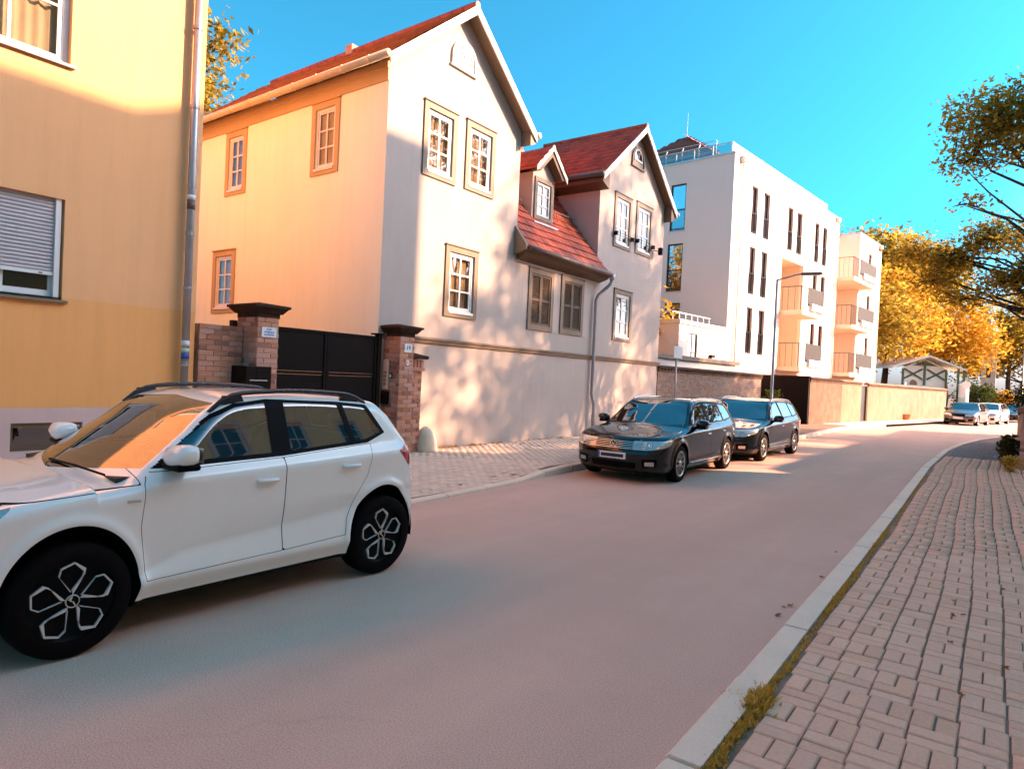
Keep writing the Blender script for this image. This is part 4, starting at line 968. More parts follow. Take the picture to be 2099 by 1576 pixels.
for z in (5.92, 2.94): balcony(6.25, 9.55, z, 1.15, 2)
for z in (8.95, 5.95, 2.95): balcony(15.35, 20.3, z, 1.0, 3)
for u, n in ((.75, .10), (14.75, .10), (24.6, .10)):
    zt = 12.3 if u < 20 else 12.3
    p = MB(FA); p.tube([(u, n, zt), (u, n, .1)], .05, 8); o = p.build('downpipe', 'plaster_modern', AB, smooth=True)
    MB(FA).prism([(u-.11, zt), (u+.11, zt), (u+.16, zt+.26), (u-.16, zt+.26)], .002, .2).build('rain_hopper', 'plaster_modern', o)
gr = MB(FA)
for (a, b) in (((.2, -.25), (13.6, -.25)), ((.2, -.25), (.2, -9))):
    n = 9
    for k in range(n+1):
        u, m = a[0]+(b[0]-a[0])*k/n, a[1]+(b[1]-a[1])*k/n; gr.box(u-.02, u+.02, m-.02, m+.02, ZT+.09, ZT+.62)
    gr.tube([(a[0], a[1], ZT+.62), (b[0], b[1], ZT+.62)], .022, 6)
gr.build('roof_railing', 'steel_light', AB)
MB(FA).box(.25, 13.6, -.262, -.25, ZT+.12, ZT+.58).build('glass_panel', 'roof_glass', AB); MB(FA).box(.19, .20, -9, -.3, ZT+.12, ZT+.58).build('glass_panel', 'roof_glass', AB)
FA2 = FA
# red hipped roof of the house behind, with its guard rail
HB = thing('rear_house', tuple(FA(3, -7.5, 0)), 'house with a red hipped tile roof rising behind the flat roofed block', 'house')
z0, z1 = ZT+.35, ZT+2.55
mb = MB(FA); U0, U1, N0, N1, UR0, UR1, NR = .6, 8.6, -1.2, -7.4, 3.2, 6.2, -4.3
mb.poly([(U0, N0, z0), (U1, N0, z0), (UR1, NR, z1), (UR0, NR, z1)]); mb.poly([(U0, N0, z0), (U0, N1, z0), (UR0, NR, z1)]); mb.poly([(U1, N0, z0), (U1, N1, z0), (UR1, NR, z1)]); mb.poly([(U0, N1, z0), (U1, N1, z0), (UR1, NR, z1), (UR0, NR, z1)])
hr = mb.build('roof', 'roof_tile', HB)
MB(FA).box(U0+.2, U1-.2, N1+.2, N0-.2, ZT-4, z0-.01).build('wall', 'plaster_modern', HB)
tiles(hr, FA(U0, N0, z0+.02), -AN, (FA(UR0, NR, z1)-FA(U0, NR, z0)), 6.2, 3.4, .3, .33, 'roof_tile', lambda u, v: u > v*.92 and (6.2-u) > v*.92)
tiles(hr, FA(U0, N0, z0+.02), AU, (FA(4, NR, z1)-FA(4, N0, z0)), 8.0, 4.0, .3, .33, 'roof_tile', lambda u, v: u > v*.65 and (8.0-u) > v*.6)
q = MB(FA)
for k in range(8):
    n_ = -1.2-k*.9; q.tube([(.5, n_, ZT+.1), (.42, n_, ZT+.75), (.56, n_, ZT+.95)], .03, 5)
for z in (ZT+.45, ZT+.75, ZT+.95): q.tube([(.46, -1.2, z), (.46, -8, z)], .022, 5)
q.build('guard_rail', 'steel_light', HB)
MB(FA).tube([(3.2, -4.3, z1), (3.2, -4.3, z1+1.3)], .015, 5).build('lightning_rod', 'steel_light', HB)

# low annexe and sheds beside the block
AX = thing('annex', tuple(FA(-2.2, -2, 0)), 'low white annexe with roof terrace railing beside the apartment block', 'building')
FX = Fr(FA(0, -.02, 0), AU, AN)
mb = MB(FX); wall(mb, -4.4, -.02, 0, 4.28, [(-3.6, -2.75, 1.5, 3.95)], .1); mb.build('front_wall', 'plaster_modern', AX)
FXl = Fr(FA(-4.4, -.02, 0), -AN, -AU); mb = MB(FXl); wall(mb, 0, 9, 0, 4.28); mb.build('side_wall', 'plaster_modern', AX)
MB(FX).box(-4.45, -.03, -9, .06, 4.282, 4.45).build('roof_slab', 'steel_light', AX)
window(AX, FX, (-3.6, -2.75, 1.5, 3.95), .08, 2, 3, fmat='frame_dark', gmat='pane_dark', back=None, sash=False, name='glazed_door')
q = MB(FX)
for k in range(7): u = -4.3+k*.55; q.box(u-.015, u+.015, -.4, -.37, 4.45, 4.78)
q.tube([(-4.35, -.385, 4.79), (-.9, -.385, 4.79)], .025, 6); q.tube([(-4.35, -.385, 4.79), (-4.35, -6, 4.79)], .025, 6); q.tube([(-4.35, -.385, 4.62), (-4.35, -6, 4.62)], .015, 6); q.build('terrace_railing', 'steel_light', AX)
MB(FX).bbox(-1.6, -1.25, .0, .14, 2.98, 3.12, .02).build('wall_lamp', 'black_metal', AX)
SD = thing('shed', (-10.5, 26.5, 0), 'flat shed with dark fascia and pale sheet metal roof behind the brick wall', 'shed')
FD = Fr((-9.85, 21.75, 0), (.094, .9956, 0), (.9956, -.094, 0))
mb = MB(FD); mb.box(.3, 9.4, -3.4, -1.3, 0, 2.72); mb.build('wall', 'plaster_modern', SD)
MB(FD).box(.1, 9.6, -3.5, -1.15, 2.722, 2.90).build('fascia', 'wood_brown', SD)
for k in range(4):
    a = .1+k*2.33
    MB(FD).prism([(-1.28, 2.66), (-.10, 2.34), (-.10, 2.38), (-1.28, 2.70)], a, a+2.30, 0).build('roof_sheet', 'roof_metal', SD)

# ------------------------------------------------------------------ street walls
def street_wall(label, p, q, h, mat, cmat, thick=.25, courses=True, name='street_wall', posts=False, bricks=False):
    p, q = Vector((*p, 0)), Vector((*q, 0)); d = (q-p); L = d.length; d.normalize(); n = Vector((d.y, -d.x, 0))
    fr = Fr(p, d, n); T = thing(name, tuple(p), label, 'wall')
    MB(fr).box(0, L, -thick, 0, 0.02, h-.22).build('wall', mat, T)
    c = MB(fr); c.box(-.02, L+.02, -thick-.03, .035, h-.218, h-.16); c.build('corbel', 'brick_dark', T)
    if courses:
        k = 0; u = 0; teeth = MB(fr)
        while u < L: teeth.box(u, u+.11, -.01, .045, h-.158, h-.10); u += .235
        teeth.build('corbel_teeth', 'brick_dark', T, kind='stuff')
        MB(fr).box(0, L, -thick, -.012, h-.158, h-.10).build('core', 'brick_dark', T)
    else: MB(fr).box(0, L, -thick-.01, .02, h-.158, h-.10).build('core', cmat, T)
    MB(fr).prism([(-thick-.06, h-.098), (.075, h-.098), (.075, h-.05), (-thick/2, h+.02), (-thick-.06, h-.05)], -.03, L+.03, 0).build('coping', cmat, T)
    return T, fr, L
street_wall('long weathered brick garden wall behind the dark parked cars', (-9.83, 21.78), (-8.97, 31.0), 2.36, 'brick_far', 'capstone')
street_wall('rough rendered wall coloured darker for its shade beside the block entrance', (-7.6, 34.2), (-7.03, 38.7), 2.38, 'wall_render_shaded', 'capstone', courses=True)
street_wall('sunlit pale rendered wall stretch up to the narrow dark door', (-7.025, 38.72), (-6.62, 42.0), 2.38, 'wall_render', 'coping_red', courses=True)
T, fr, L = street_wall('long sunlit pale rendered wall with red coping beyond the narrow door', (-6.46, 43.2), (-3.7, 60.0), 2.34, 'wall_render', 'coping_red', courses=True)
T = thing('return_wall', (-8.6, 34.1, 0), 'black return panel at the end of the dark wall', 'wall')
MB().box(-9.9, -7.62, 34.0, 34.15, .02, 2.36).build('panel', 'gate_black', T); MB().box(-9.95, -7.58, 33.96, 34.18, 2.362, 2.42).build('top_rail', 'capstone', T)  # black end face of the street wall, running back from the pavement
T = thing('garden_door', (-6.55, 42.6, 0), 'narrow dark wooden door set between the pale walls', 'door')
fd = Fr((-6.66, 42.02, 0), (.13, .99, 0), (.99, -.13, 0)); frame = MB(fd); frame_ring(frame, 0, 1.17, .05, 2.2, .09, -.2, .02); frame.build('frame', 'wood_brown', T)
for k in range(6): MB(fd).box(.095+k*.164, .095+k*.164+.158, -.1, -.06, .14, 2.1).build('board', 'frame_dark', T)

# ------------------------------------------------------------------ half-timbered pavilion
PV = thing('pavilion', (-6.0, 69.6, 0), 'small half timbered pavilion with green beams and low gable roof behind the wall', 'pavilion', 0)
pd = Vector((3.6, 2.5, 0)).normalized(); pn = Vector((pd.y, -pd.x, 0)); FPv = Fr((-7.7, 68.9, 0), pd, pn)
PW = 4.0
mb = MB(FPv); mb.poly([(0, 0, 0), (PW, 0, 0), (PW, 0, 4.15), (PW/2, 0, 5.05), (0, 0, 4.15)]); mb.poly([(PW, 0, 0), (PW, -6, 0), (PW, -6, 4.15), (PW, 0, 4.15)]); mb.build('wall', 'wood_white', PV)
b = MB(FPv)
for u in (.0, PW/2-.09, PW-.18): b.box(u, u+.18, .002, .07, .0, 4.1 if u != PW/2-.09 else 4.9)
for (u0, z0, u1, z1) in ((.18, 3.2, PW/2-.2, 4.1), (.18, 4.1, PW/2-.2, 3.2), (PW/2+.2, 3.2, PW-.18, 4.1), (PW/2+.2, 4.1, PW-.18, 3.2)):
    d_ = Vector((u1-u0, z1-z0)).normalized(); n_ = Vector((-d_.y, d_.x))*.08; b.prism([(u0-n_.x, z0-n_.y), (u1-n_.x, z1-n_.y), (u1+n_.x, z1+n_.y), (u0+n_.x, z0+n_.y)], .002, .06)
b.prism([(.9, 4.42), (PW-.9, 4.42), (PW/2, 4.9)], .002, .05); b.build('timber_frame', 'timber_green', PV)
for s in (-1, 1):
    r = MB(FPv); r.prism([(PW/2, 5.32), (PW/2+s*(PW/2+1.25), 4.20), (PW/2+s*(PW/2+1.25), 4.08), (PW/2, 5.18)], -6.5, .8, 1); r.build('roof', 'wood_white', PV)
q = MB(FPv); n = 12; arc = [(1.05+.32*math.cos(math.pi*k/n), 2.75+.38*math.sin(math.pi*k/n)) for k in range(n+1)]; q.prism([(.73, 2.2), (1.37, 2.2)]+arc, .002, .05); q.build('arched_window', 'coping_red', PV)
MB(FPv).box(-.6, 2.4, .3, .5, 1.9, 2.65).build('counter_front', 'wood_white', PV); MB(FPv).box(2.5, 3.9, .1, .3, 1.9, 2.15).build('bench_back', 'timber_green', PV)
for u in (PW+.55, PW+1.05): MB(FPv).box(u, u+.14, .5, .64, 0, 4.25).build('porch_post', 'timber_green', PV)
T = thing('notice_column', (-2.9, 66, 0), 'pale green and white advertising column in front of the pavilion', 'column')
MB().lathe([(.36, 0), (.36, 1.7)], (-2.9, 66, 0), 20).build('lower_shaft', 'pale_green', T, smooth=True); MB().lathe([(.36, 1.7), (.36, 2.7), (.40, 2.7), (.40, 2.78), (.1, 2.85)], (-2.9, 66, 0), 20).build('upper_shaft', 'white_sign', T, smooth=False)
T = thing('chapel_tower', (-2.3, 96, 0), 'pale stone church turret rising among the golden trees', 'tower')
MB().box(-2.6, -1.2, 95.5, 97, 0, 9.6).build('shaft', 'guard_stone', T); MB().box(-2.75, -1.05, 95.35, 97.15, 6.2, 6.4).build('string_course', 'guard_stone', T); MB().lathe([(.9, 9.6), (.05, 11.4)], (-1.9, 96.25, 0), 4).build('spire', 'guard_stone', T)
for z in (4.2, 7.4): MB().box(-2.1, -1.7, 95.47, 95.498, z, z+1.1).build('window', 'frame_dark', T)

# ------------------------------------------------------------------ lamps, signs, small street things
def lamp(x, y, h, arm, az, label, grp=None, r=.055):
    T = thing('street_lamp', (x, y, 0), label, 'street lamp', 0, grp)
    a = Vector((math.sin(az), math.cos(az), 0)); t = Vector((x, y, h))
    MB().tube([(x, y, .05), (x, y, 1.2), (x, y, 1.25), (x, y, h)], [r*1.5, r*1.5, r, r*.8], 10).build('pole', 'grey_metal', T, smooth=True)
    MB().tube([t-Vector((0, 0, .03)), t+a*arm*.45+Vector((0, 0, .16)), t+a*arm*.6+Vector((0, 0, .2))], [r*.7, r*.55, r*.5], 8).build('arm', 'grey_metal', T, smooth=True)
    h_ = MB(Fr(t+a*arm*.55+Vector((0, 0, .17)), a, Vector((a.y, -a.x, 0)))); h_.prism([(0, .02), (.12, .07), (.75, .07), (.82, .03), (.8, -.02), (.1, -.03)], -.11, .11, 1); h_.build('lamp_head', 'zinc_dark', T)
    MB(Fr(t+a*arm*.55+Vector((0, 0, .17)), a, Vector((a.y, -a.x, 0)))).box(.2, .72, -.09, .09, -.045, -.032).build('lens', 'white_sign', T)
    return T
lamp(-7.45, 27.2, 6.02, 1.45, math.radians(78), 'grey street lamp with flat arm in front of the white apartment block')
fl = [(2.0, 76, 7.6), (3.6, 84, 7.4), (6.0, 98, 7.2), (8.4, 112, 7.0), (11.5, 128, 7.0)]
for k, (x, y, h) in enumerate(fl): lamp(KL(y)-.6, y, h, 1.2, math.radians(100), 'slim grey lamp post in the row along the far street', 'lamp posts along the far street', .07)
def sign_post(x, y, h, label, az, plate, mat='white_sign', w=.42, hh=.32):
    T = thing('sign_post', (x, y, 0), label, 'sign'); MB().tube([(x, y, .05), (x, y, h)], .03, 8).build('post', 'grey_metal', T, smooth=True)
    a = Vector((math.sin(az), math.cos(az), 0)); fr = Fr((x, y, 0), Vector((a.y, -a.x, 0)), a)
    if plate == 'round':
        m = MB(fr); m.prism([(w/2*math.cos(2*math.pi*k/20), h-w/2+w/2*math.sin(2*math.pi*k/20)) for k in range(20)], .035, .045); m.build('plate', mat, T)
    else: MB(fr).box(-w/2, w/2, .035, .045, h-hh, h-.02).build('plate', mat, T)
    return T
sign_post(-6.74, 16.0, 2.70, 'thin grey sign post seen edge on behind the dark estate car', math.radians(96), 'rect')
sign_post(-2.6, 62.0, 3.0, 'round white sign on a post by the pavilion', math.radians(165), 'round', w=.6)
sign_post(-5.6, 52.0, 2.6, 'thin post with a small plate in front of the sunlit wall', math.radians(95), 'rect', w=.3)
sign_post(1.5, 72.0, 3.1, 'slim sign post with small white plate on the far pavement', math.radians(180), 'rect', w=.4)
T = thing('builder_tub', (-5.3, 50.2, .11), 'orange plastic builder tub leaning against the sunlit wall', 'tub')
MB().lathe([(.20, .12), (.26, .16), (.33, .46), (.35, .48), (.31, .48), (.24, .2)], (-5.3, 50.2, 0), 18).build('bowl', 'cone_orange', T, smooth=True)
T = thing('shadow_cone', (-5.75, 48.6, .11), 'dark narrow cone standing in for a shadow at the sunlit wall', 'cone')
MB().lathe([(.17, .12), (.17, .15), (.11, .16), (.03, .75), (.02, .76)], (-5.75, 48.6, 0), 16).build('cone', 'zinc_dark', T, smooth=True)  # dark solid in place of a cast shadow, no real cone there
# low garden wall on the right
T = thing('garden_wall', (.5, 20.4, 0), 'low pale brick garden wall with reddish coping by the block pavement', 'wall')
MB().box(.32, .62, 19.7, 29.0, .05, 1.42).build('wall', 'brick_far', T)
MB().prism([(.24, 1.422), (.70, 1.422), (.70, 1.50), (.47, 1.60), (.24, 1.50)], 19.6, 29.1, 1).build('coping', 'coping_red', T)
brick_box(T, .28, .66, 19.45, 19.70, .05, 1.45, ('-y',))
MB().box(.2, .74, 19.38, 19.76, 1.452, 1.56).build('pier_cap', 'coping_red', T)
MB().box(-.25, .25, 22.4, 23.1, .112, .128).build('cellar_grate', 'zinc_dark', RIGHT)
# ------------------------------------------------------------------ cars
surf('tyre', (0.006, 0.0022, 0.002), 0.8, 0.3, 6, 60, 0.2, 0.004, 0.1)
surf('well', (0.003, 0.001, 0.001), 0.95, 0.2, 3, 30, 0.0)
surf('trim_black', (0.004, 0.002, 0.002), 0.5, 0.2, 4, 60, 0.03, 0.002, 0.08)
surf('seat', (0.10, 0.055, 0.035), 0.8, 0.2, 3, 60, 0.2)
surf('dash', (0.05, 0.028, 0.018), 0.6, 0.2, 3, 60, 0.1)
surf('chrome', (0.80, 0.76, 0.70), 0.12, 0.03, 3, 60, 0.0, metal=1.0)
surf('rim_silver', (0.62, 0.56, 0.52), 0.3, 0.06, 5, 60, 0.0, metal=0.8)
surf('rim_white', (0.72, 0.58, 0.52), 0.35, 0.04, 5, 60, 0.0, spec=0.5)
surf('rim_black', (0.005, 0.002, 0.002), 0.5, 0.2, 5, 60, 0.0, spec=0.12)
surf('lens_red', (0.55, 0.012, 0.015), 0.15, 0.1, 20, 60, 0.0, spec=0.8, coat=1.0)
surf('lens_lamp', (0.55, 0.52, 0.48), 0.12, 0.2, 30, 60, 0.0, spec=0.8, metal=0.6, coat=1.0)
surf('rail_black', (0.02, 0.02, 0.022), 0.25, 0.1, 5, 60, 0.0, spec=0.6)
paint('paint_white', (1.0, 0.90, 0.81), 0.3, dirty=.04, ior=1.5)
paint('paint_black', (0.004, 0.003, 0.003), 0.22, dirty=.012, ior=1.42, spec=.2)
paint('paint_blue_black', (0.003, 0.004, 0.005), 0.22, dirty=.012, ior=1.42, spec=.2)
paint('paint_graphite', (0.07, 0.065, 0.065), 0.3, metal=0.5)
paint('paint_silver', (0.55, 0.53, 0.50), 0.3, metal=0.6)
paint('paint_cream', (0.80, 0.76, 0.70), 0.35)
paint('paint_teal', (0.02, 0.09, 0.12), 0.3)

def pchip(pts):
    x = np.array([p[0] for p in pts], float); y = np.array([p[1] for p in pts], float); h = np.diff(x); d = np.diff(y)/h
    m = np.zeros_like(y); m[0], m[-1] = d[0], d[-1]
    for i in range(1, len(x)-1):
        if d[i-1]*d[i] > 0: w1, w2 = 2*h[i]+h[i-1], h[i]+2*h[i-1]; m[i] = (w1+w2)/(w1/d[i-1]+w2/d[i])
    def f(t):
        t = np.clip(t, x[0], x[-1]); i = np.clip(np.searchsorted(x, t)-1, 0, len(h)-1); s = (t-x[i])/h[i]
        return (2*s**3-3*s**2+1)*y[i]+(s**3-2*s**2+s)*h[i]*m[i]+(-2*s**3+3*s**2)*y[i+1]+(s**3-s**2)*h[i]*m[i+1]
    return f
def smax(a, b, k): return np.maximum(a, b)+np.maximum(k-np.abs(a-b), 0)**2/(4*k)
def lerpk(z, ks):
    """piecewise linear in z with knots that may vary along the car"""
    o = np.broadcast_to(ks[0][1], z.shape).astype(float).copy()
    for (za, oa), (zb, ob) in zip(ks, ks[1:]):
        t = np.clip((z-za)/np.maximum(zb-za, 1e-4), 0, 1); o = np.where(z >= za, oa+(ob-oa)*t, o)
    return o

class Car:
    def __init__(c, P): c.P = P; c.top, c.plan, c.xf, c.xr = pchip(P['top']), pchip(P['plan']), pchip(P['front']), pchip(P['rear'])
    def W(c, s, z):
        P = c.P; k_ = P['section'](s); w = c.plan(s)+(lerpk(z-.03, k_)+2*lerpk(z-.015, k_)+3*lerpk(z, k_)+2*lerpk(z+.015, k_)+lerpk(z+.03, k_))/9
        for sw in P['wheels']:
            r = np.sqrt(((s-sw)/P['arx'])**2+((z-P['wz'])/P['arz'])**2); w = w+.022*np.exp(-((r-1.04)/.10)**2)*(z < .9)
        return w
    def f(c, s, t, z):
        P = c.P; a = np.abs(t)
        k = np.clip((P['wsb']+.95-s)/.4, 0, 1); sh = P['curve']*(a/.75)**2*k
        e = 1e-3; tp = c.top(s-sh); sl = (c.top(s-sh+e)-tp)/e
        g = (z-tp+P['crown']*(a/.7)**2*(s > .9))/np.sqrt(1+sl**2)
        side = (a-c.W(s, z))/1.12
        v = smax(g, side, P['kr'])
        fr = (c.xf(z)+P['nose']*(a/.85)**2.2-s)/1.1; v = smax(v, fr, .14)
        re = (s-c.xr(z)+P['tail']*(a/.85)**2.4)/1.15; v = smax(v, re, .11)
        return smax(v, P['zb']-z, .06)
    def grad(c, V, e=2e-3):
        g = np.zeros_like(V)
        for k in range(3):
            d = np.zeros(3); d[k] = e; g[:, k] = (c.f(*(V+d).T)-c.f(*(V-d).T))/(2*e)
        return g
    def surface(c, h):
        P = c.P; lo = np.array([-.06, -1.02, .08]); hi = np.array([P['L']+.06, 1.02, P['H']+.06]); n = np.ceil((hi-lo)/h).astype(int)+1
        ax = [lo[k]+h*np.arange(n[k]) for k in range(3)]
        S_, T_, Z_ = np.meshgrid(*ax, indexing='ij'); D = c.f(S_, T_, Z_); ins = D < 0
        cell = np.zeros(tuple(n-1), int)
        for i in (0, 1):
            for j in (0, 1):
                for k in (0, 1): cell += ins[i:n[0]-1+i, j:n[1]-1+j, k:n[2]-1+k]
        act = (cell > 0) & (cell < 8); idx = -np.ones(act.shape, int); idx[act] = np.arange(act.sum())
        V = (np.argwhere(act)+.5)*h+lo
        for _ in range(6):
            d = c.f(*V.T); g = c.grad(V); st = np.clip(d/np.maximum((g**2).sum(1), .05), -h, h); V = V-g*st[:, None]*.9
        Q = []
        for k in range(3):
            o = [q for q in range(3) if q != k]
            a = np.take(ins, range(n[k]-1), k); b = np.take(ins, range(1, n[k]), k)
            ch = a != b; I = np.argwhere(ch); I = I[(I[:, o[0]] > 0) & (I[:, o[1]] > 0) & (I[:, o[0]] < n[o[0]]-1) & (I[:, o[1]] < n[o[1]]-1)]
            flip = a[tuple(I.T)]
            def cid(d0, d1): J = I.copy(); J[:, o[0]] -= d0; J[:, o[1]] -= d1; return idx[tuple(J.T)]
            q = np.stack([cid(1, 1), cid(0, 1), cid(0, 0), cid(1, 0)], 1)
            fl = flip if k != 1 else ~flip
            q[~fl] = q[~fl][:, ::-1]; Q.append(q)
        Q = np.concatenate(Q); Q = Q[(Q >= 0).all(1)]
        return V, np.concatenate([Q[:, [0, 1, 2]], Q[:, [0, 2, 3]]])
    def st(c, t, z, s0=-.1, s1=1.6):
        """front surface: s where the nose begins at (t, z)"""
        s = np.linspace(s0, s1, 900); v = c.f(s, np.full_like(s, t), np.full_like(s, z)); i = np.argmax(v < 0); return float(s[i])
    def sr(c, t, z):
        s = np.linspace(c.P['L']+.1, c.P['L']-1.2, 900); v = c.f(s, np.full_like(s, t), np.full_like(s, z)); return float(s[np.argmax(v < 0)])
    def tt(c, s, z):
        t = np.linspace(1.1, .2, 900); v = c.f(np.full_like(t, s), t, np.full_like(t, z)); return float(t[np.argmax(v < 0)])
    def zt(c, s, t):
        z = np.linspace(c.P['H']+.1, .4, 900); v = c.f(np.full_like(z, s), np.full_like(z, t), z); return float(z[np.argmax(v < 0)])

def sdf_poly(pts):
    P = np.array(pts, float)
    def f(x, y):
        d = np.full(np.shape(x), 1e9); inside = np.zeros(np.shape(x), bool); n = len(P)
        for i in range(n):
            a, b = P[i], P[(i+1) % n]; e = b-a; wx, wy = x-a[0], y-a[1]
            t = np.clip((wx*e[0]+wy*e[1])/(e@e), 0, 1); d = np.minimum(d, (wx-e[0]*t)**2+(wy-e[1]*t)**2)
            c = ((a[1] > y) != (b[1] > y)) & (x < (b[0]-a[0])*(y-a[1])/((b[1]-a[1]) if abs(b[1]-a[1]) > 1e-12 else 1e-12)+a[0]); inside ^= c
        d = np.sqrt(d); return np.where(inside, -d, d)
    return f
def clip(V, F, val):
    """split triangles at val = 0; returns (V, F_inside, F_outside)"""
    s = val < 0; k = s[F].sum(1); Fi, Fo = F[k == 3], F[k == 0]; mix = F[(k > 0) & (k < 3)]
    if not len(mix): return V, Fi, Fo
    nv = list(); cache = {}; base = len(V); ai, ao = [], []
    def cut(a, b):
        q = (a, b) if a < b else (b, a)
        if q not in cache: t = val[q[0]]/(val[q[0]]-val[q[1]]); cache[q] = base+len(nv); nv.append(V[q[0]]+(V[q[1]]-V[q[0]])*t)
        return cache[q]
    for tri in mix:
        i, o = [], []
        for k in range(3):
            a, b = int(tri[k]), int(tri[(k+1) % 3])
            (i if s[a] else o).append(a)
            if s[a] != s[b]: m = cut(a, b); i.append(m); o.append(m)
        for pl_, out in ((i, ai), (o, ao)):
            for k in range(1, len(pl_)-1): out.append((pl_[0], pl_[k], pl_[k+1]))
    V = np.concatenate([V, np.array(nv)])
    return V, np.concatenate([Fi, np.array(ai, int).reshape(-1, 3)]), np.concatenate([Fo, np.array(ao, int).reshape(-1, 3)])

def build_car(P, name, loc, rz, label, pmat, group=None, h=.03, glassm='car_glass_dark', wheel='multi', detail=True, interior=False):
    c = Car(P); V, F = c.surface(h); T = thing(name, loc, label, 'car', rz, group); L = P['L']
    toL = lambda Vx: np.stack([Vx[:, 1], Vx[:, 0]-L/2, Vx[:, 2]], 1)         # (s,t,z) -> (x=t, y=s-L/2, z)
    LP = lambda s, t, z: (t, s-L/2, z)
    def emit(nm, V, F, mat, parent=T, push=0., label=None):
        if len(F) == 0: return None
        u, inv = np.unique(F, return_inverse=True); v = V[u]; g = c.grad(v, .009); nn = g/np.maximum(np.linalg.norm(g, axis=1), 1e-6)[:, None]
        v = v+nn*push; Fx = inv.reshape(-1, 3)[:, ::-1]
        o = npmesh(nm, toL(v), Fx, mat, parent, True, toL(nn)+np.array([0, L/2, 0]))
        if label: o['label'] = label
        return o
    def cent(V, F): return V[F].mean(1)
    def fn(V, F): return np.cross(V[F[:, 1]]-V[F[:, 0]], V[F[:, 2]]-V[F[:, 0]])
    def take(V, F, sd, mask):
        m = mask(cent(V, F), V, F); V2, Fi, Fo = clip(V, F[m], sd(V)); return V2, Fi, np.concatenate([F[~m], Fo])
    def nrm(V, F): g = c.grad(cent(V, F)); return g/np.maximum(np.linalg.norm(g, axis=1), 1e-6)[:, None]
    allF = F
    # wheel arches
    for sw in P['wheels']:
        V, _, F = take(V, F, lambda v: ((v[:, 0]-sw)/P['arx'])**2+((v[:, 2]-P['wz'])/P['arz'])**2-1, lambda q, V, F: np.abs(q[:, 1]) > .5)
    # underside
    V, Fu, F = take(V, F, lambda v: v[:, 2]-(P['zb']+.045), lambda q, V, F: np.ones(len(q), bool)); emit('underbody', V, Fu, 'well')
    glassF = []
    sidem = lambda q, V, F: (np.abs(q[:, 1]) > .42) & (np.abs(nrm(V, F)[:, 1]) > .45)
    dlo = sdf_poly(P['dlo']); V, Fd, F = take(V, F, lambda v: dlo(v[:, 0], v[:, 2]), sidem)
    for gp in P['panes']:
        sd = sdf_poly(gp); V, Fg, Fd = take(V, Fd, lambda v: sd(v[:, 0], v[:, 2]), lambda q, V, F: np.ones(len(q), bool))
        for sg in (-1, 1): k = np.sign(cent(V, Fg)[:, 1]) == sg; emit('side_window', V, Fg[k], glassm, push=-.004)
    for sg in (-1, 1): k = np.sign(cent(V, Fd)[:, 1]) == sg; emit('window_trim', V, Fd[k], 'trim_black')
    ws = sdf_poly(P['ws']); V, Fw, F = take(V, F, lambda v: ws(np.abs(v[:, 1]), v[:, 2]), lambda q, V, F: (q[:, 0] < P['wsb']+1.3) & (q[:, 0] > P['wsb']-.15) & (nrm(V, F)[:, 0] < -.25)); emit('windscreen', V, Fw, glassm, push=-.002)
    rs_ = sdf_poly(P['rw']); V, Fw, F = take(V, F, lambda v: rs_(np.abs(v[:, 1]), v[:, 2]), lambda q, V, F: (q[:, 0] > L-1.0) & (nrm(V, F)[:, 0] > .3)); emit('rear_window', V, Fw, glassm, push=-.002)
    for nm, key, mat, msk in (('tail_light', 'tl', 'lens_red', lambda q: (q[:, 0] > L-.6) & (np.abs(q[:, 1]) > .38)), ('headlight', 'hl', P.get('hlmat', 'lens_lamp'), lambda q: (q[:, 0] < .9) & (np.abs(q[:, 1]) > .35))):
        sd = sdf_poly(P[key])
        V, Fl, F = take(V, F, lambda v: sd(v[:, 0], v[:, 2]), lambda q, V, F: msk(q))
        for sg in (-1, 1): k = np.sign(cent(V, Fl)[:, 1]) == sg; emit(nm, V, Fl[k], mat, push=.002)
    if 'grille' in P:
        sd = sdf_poly(P['grille']); V, Fg, F = take(V, F, lambda v: sd(np.abs(v[:, 1]), v[:, 2]), lambda q, V, F: (q[:, 0] < .5) & (nrm(V, F)[:, 0] < -.3)); emit('grille', V, Fg, 'trim_black', push=-.012)
    for gp in P.get('intake', []):
        sd = sdf_poly(gp); V, Fg, F = take(V, F, lambda v: sd(np.abs(v[:, 1]), v[:, 2]), lambda q, V, F: (q[:, 0] < .6) & (nrm(V, F)[:, 0] < -.3)); [emit('intake', V, Fg[kk], 'trim_black', push=-.008) for kk in ([np.ones(len(Fg), bool)] if min(q[0] for q in gp) <= 0 else [cent(V, Fg)[:, 1] > 0, cent(V, Fg)[:, 1] < 0])]
    GAP = .0035
    if detail:
        sd = sdf_poly(P['hood']); V, Fh, F = take(V, F, lambda v: sd(v[:, 0], v[:, 2])+GAP, lambda q, V, F: q[:, 0] < P['wsb']+.5); emit('bonnet', V, Fh, pmat)
        V, Fs, F = take(V, F, lambda v: sd(v[:, 0], v[:, 2])-GAP*.3, lambda q, V, F: q[:, 0] < P['wsb']+.5); emit('bonnet_seam', V, Fs, 'well', push=-.004)
        doors = []
        for dp_ in P['doors']:
            sd = sdf_poly(dp_)
            V, Fd, F = take(V, F, lambda v: sd(v[:, 0], v[:, 2])+GAP, sidem)
            V, Fs, F = take(V, F, lambda v: sd(v[:, 0], v[:, 2])-.0005, sidem); emit('door_seam', V, Fs, 'well', push=-.004)
            for sg in (-1, 1): k = np.sign(cent(V, Fd)[:, 1]) == sg; doors.append((emit('door', V, Fd[k], pmat), sg))
    emit('body', V, F, pmat)
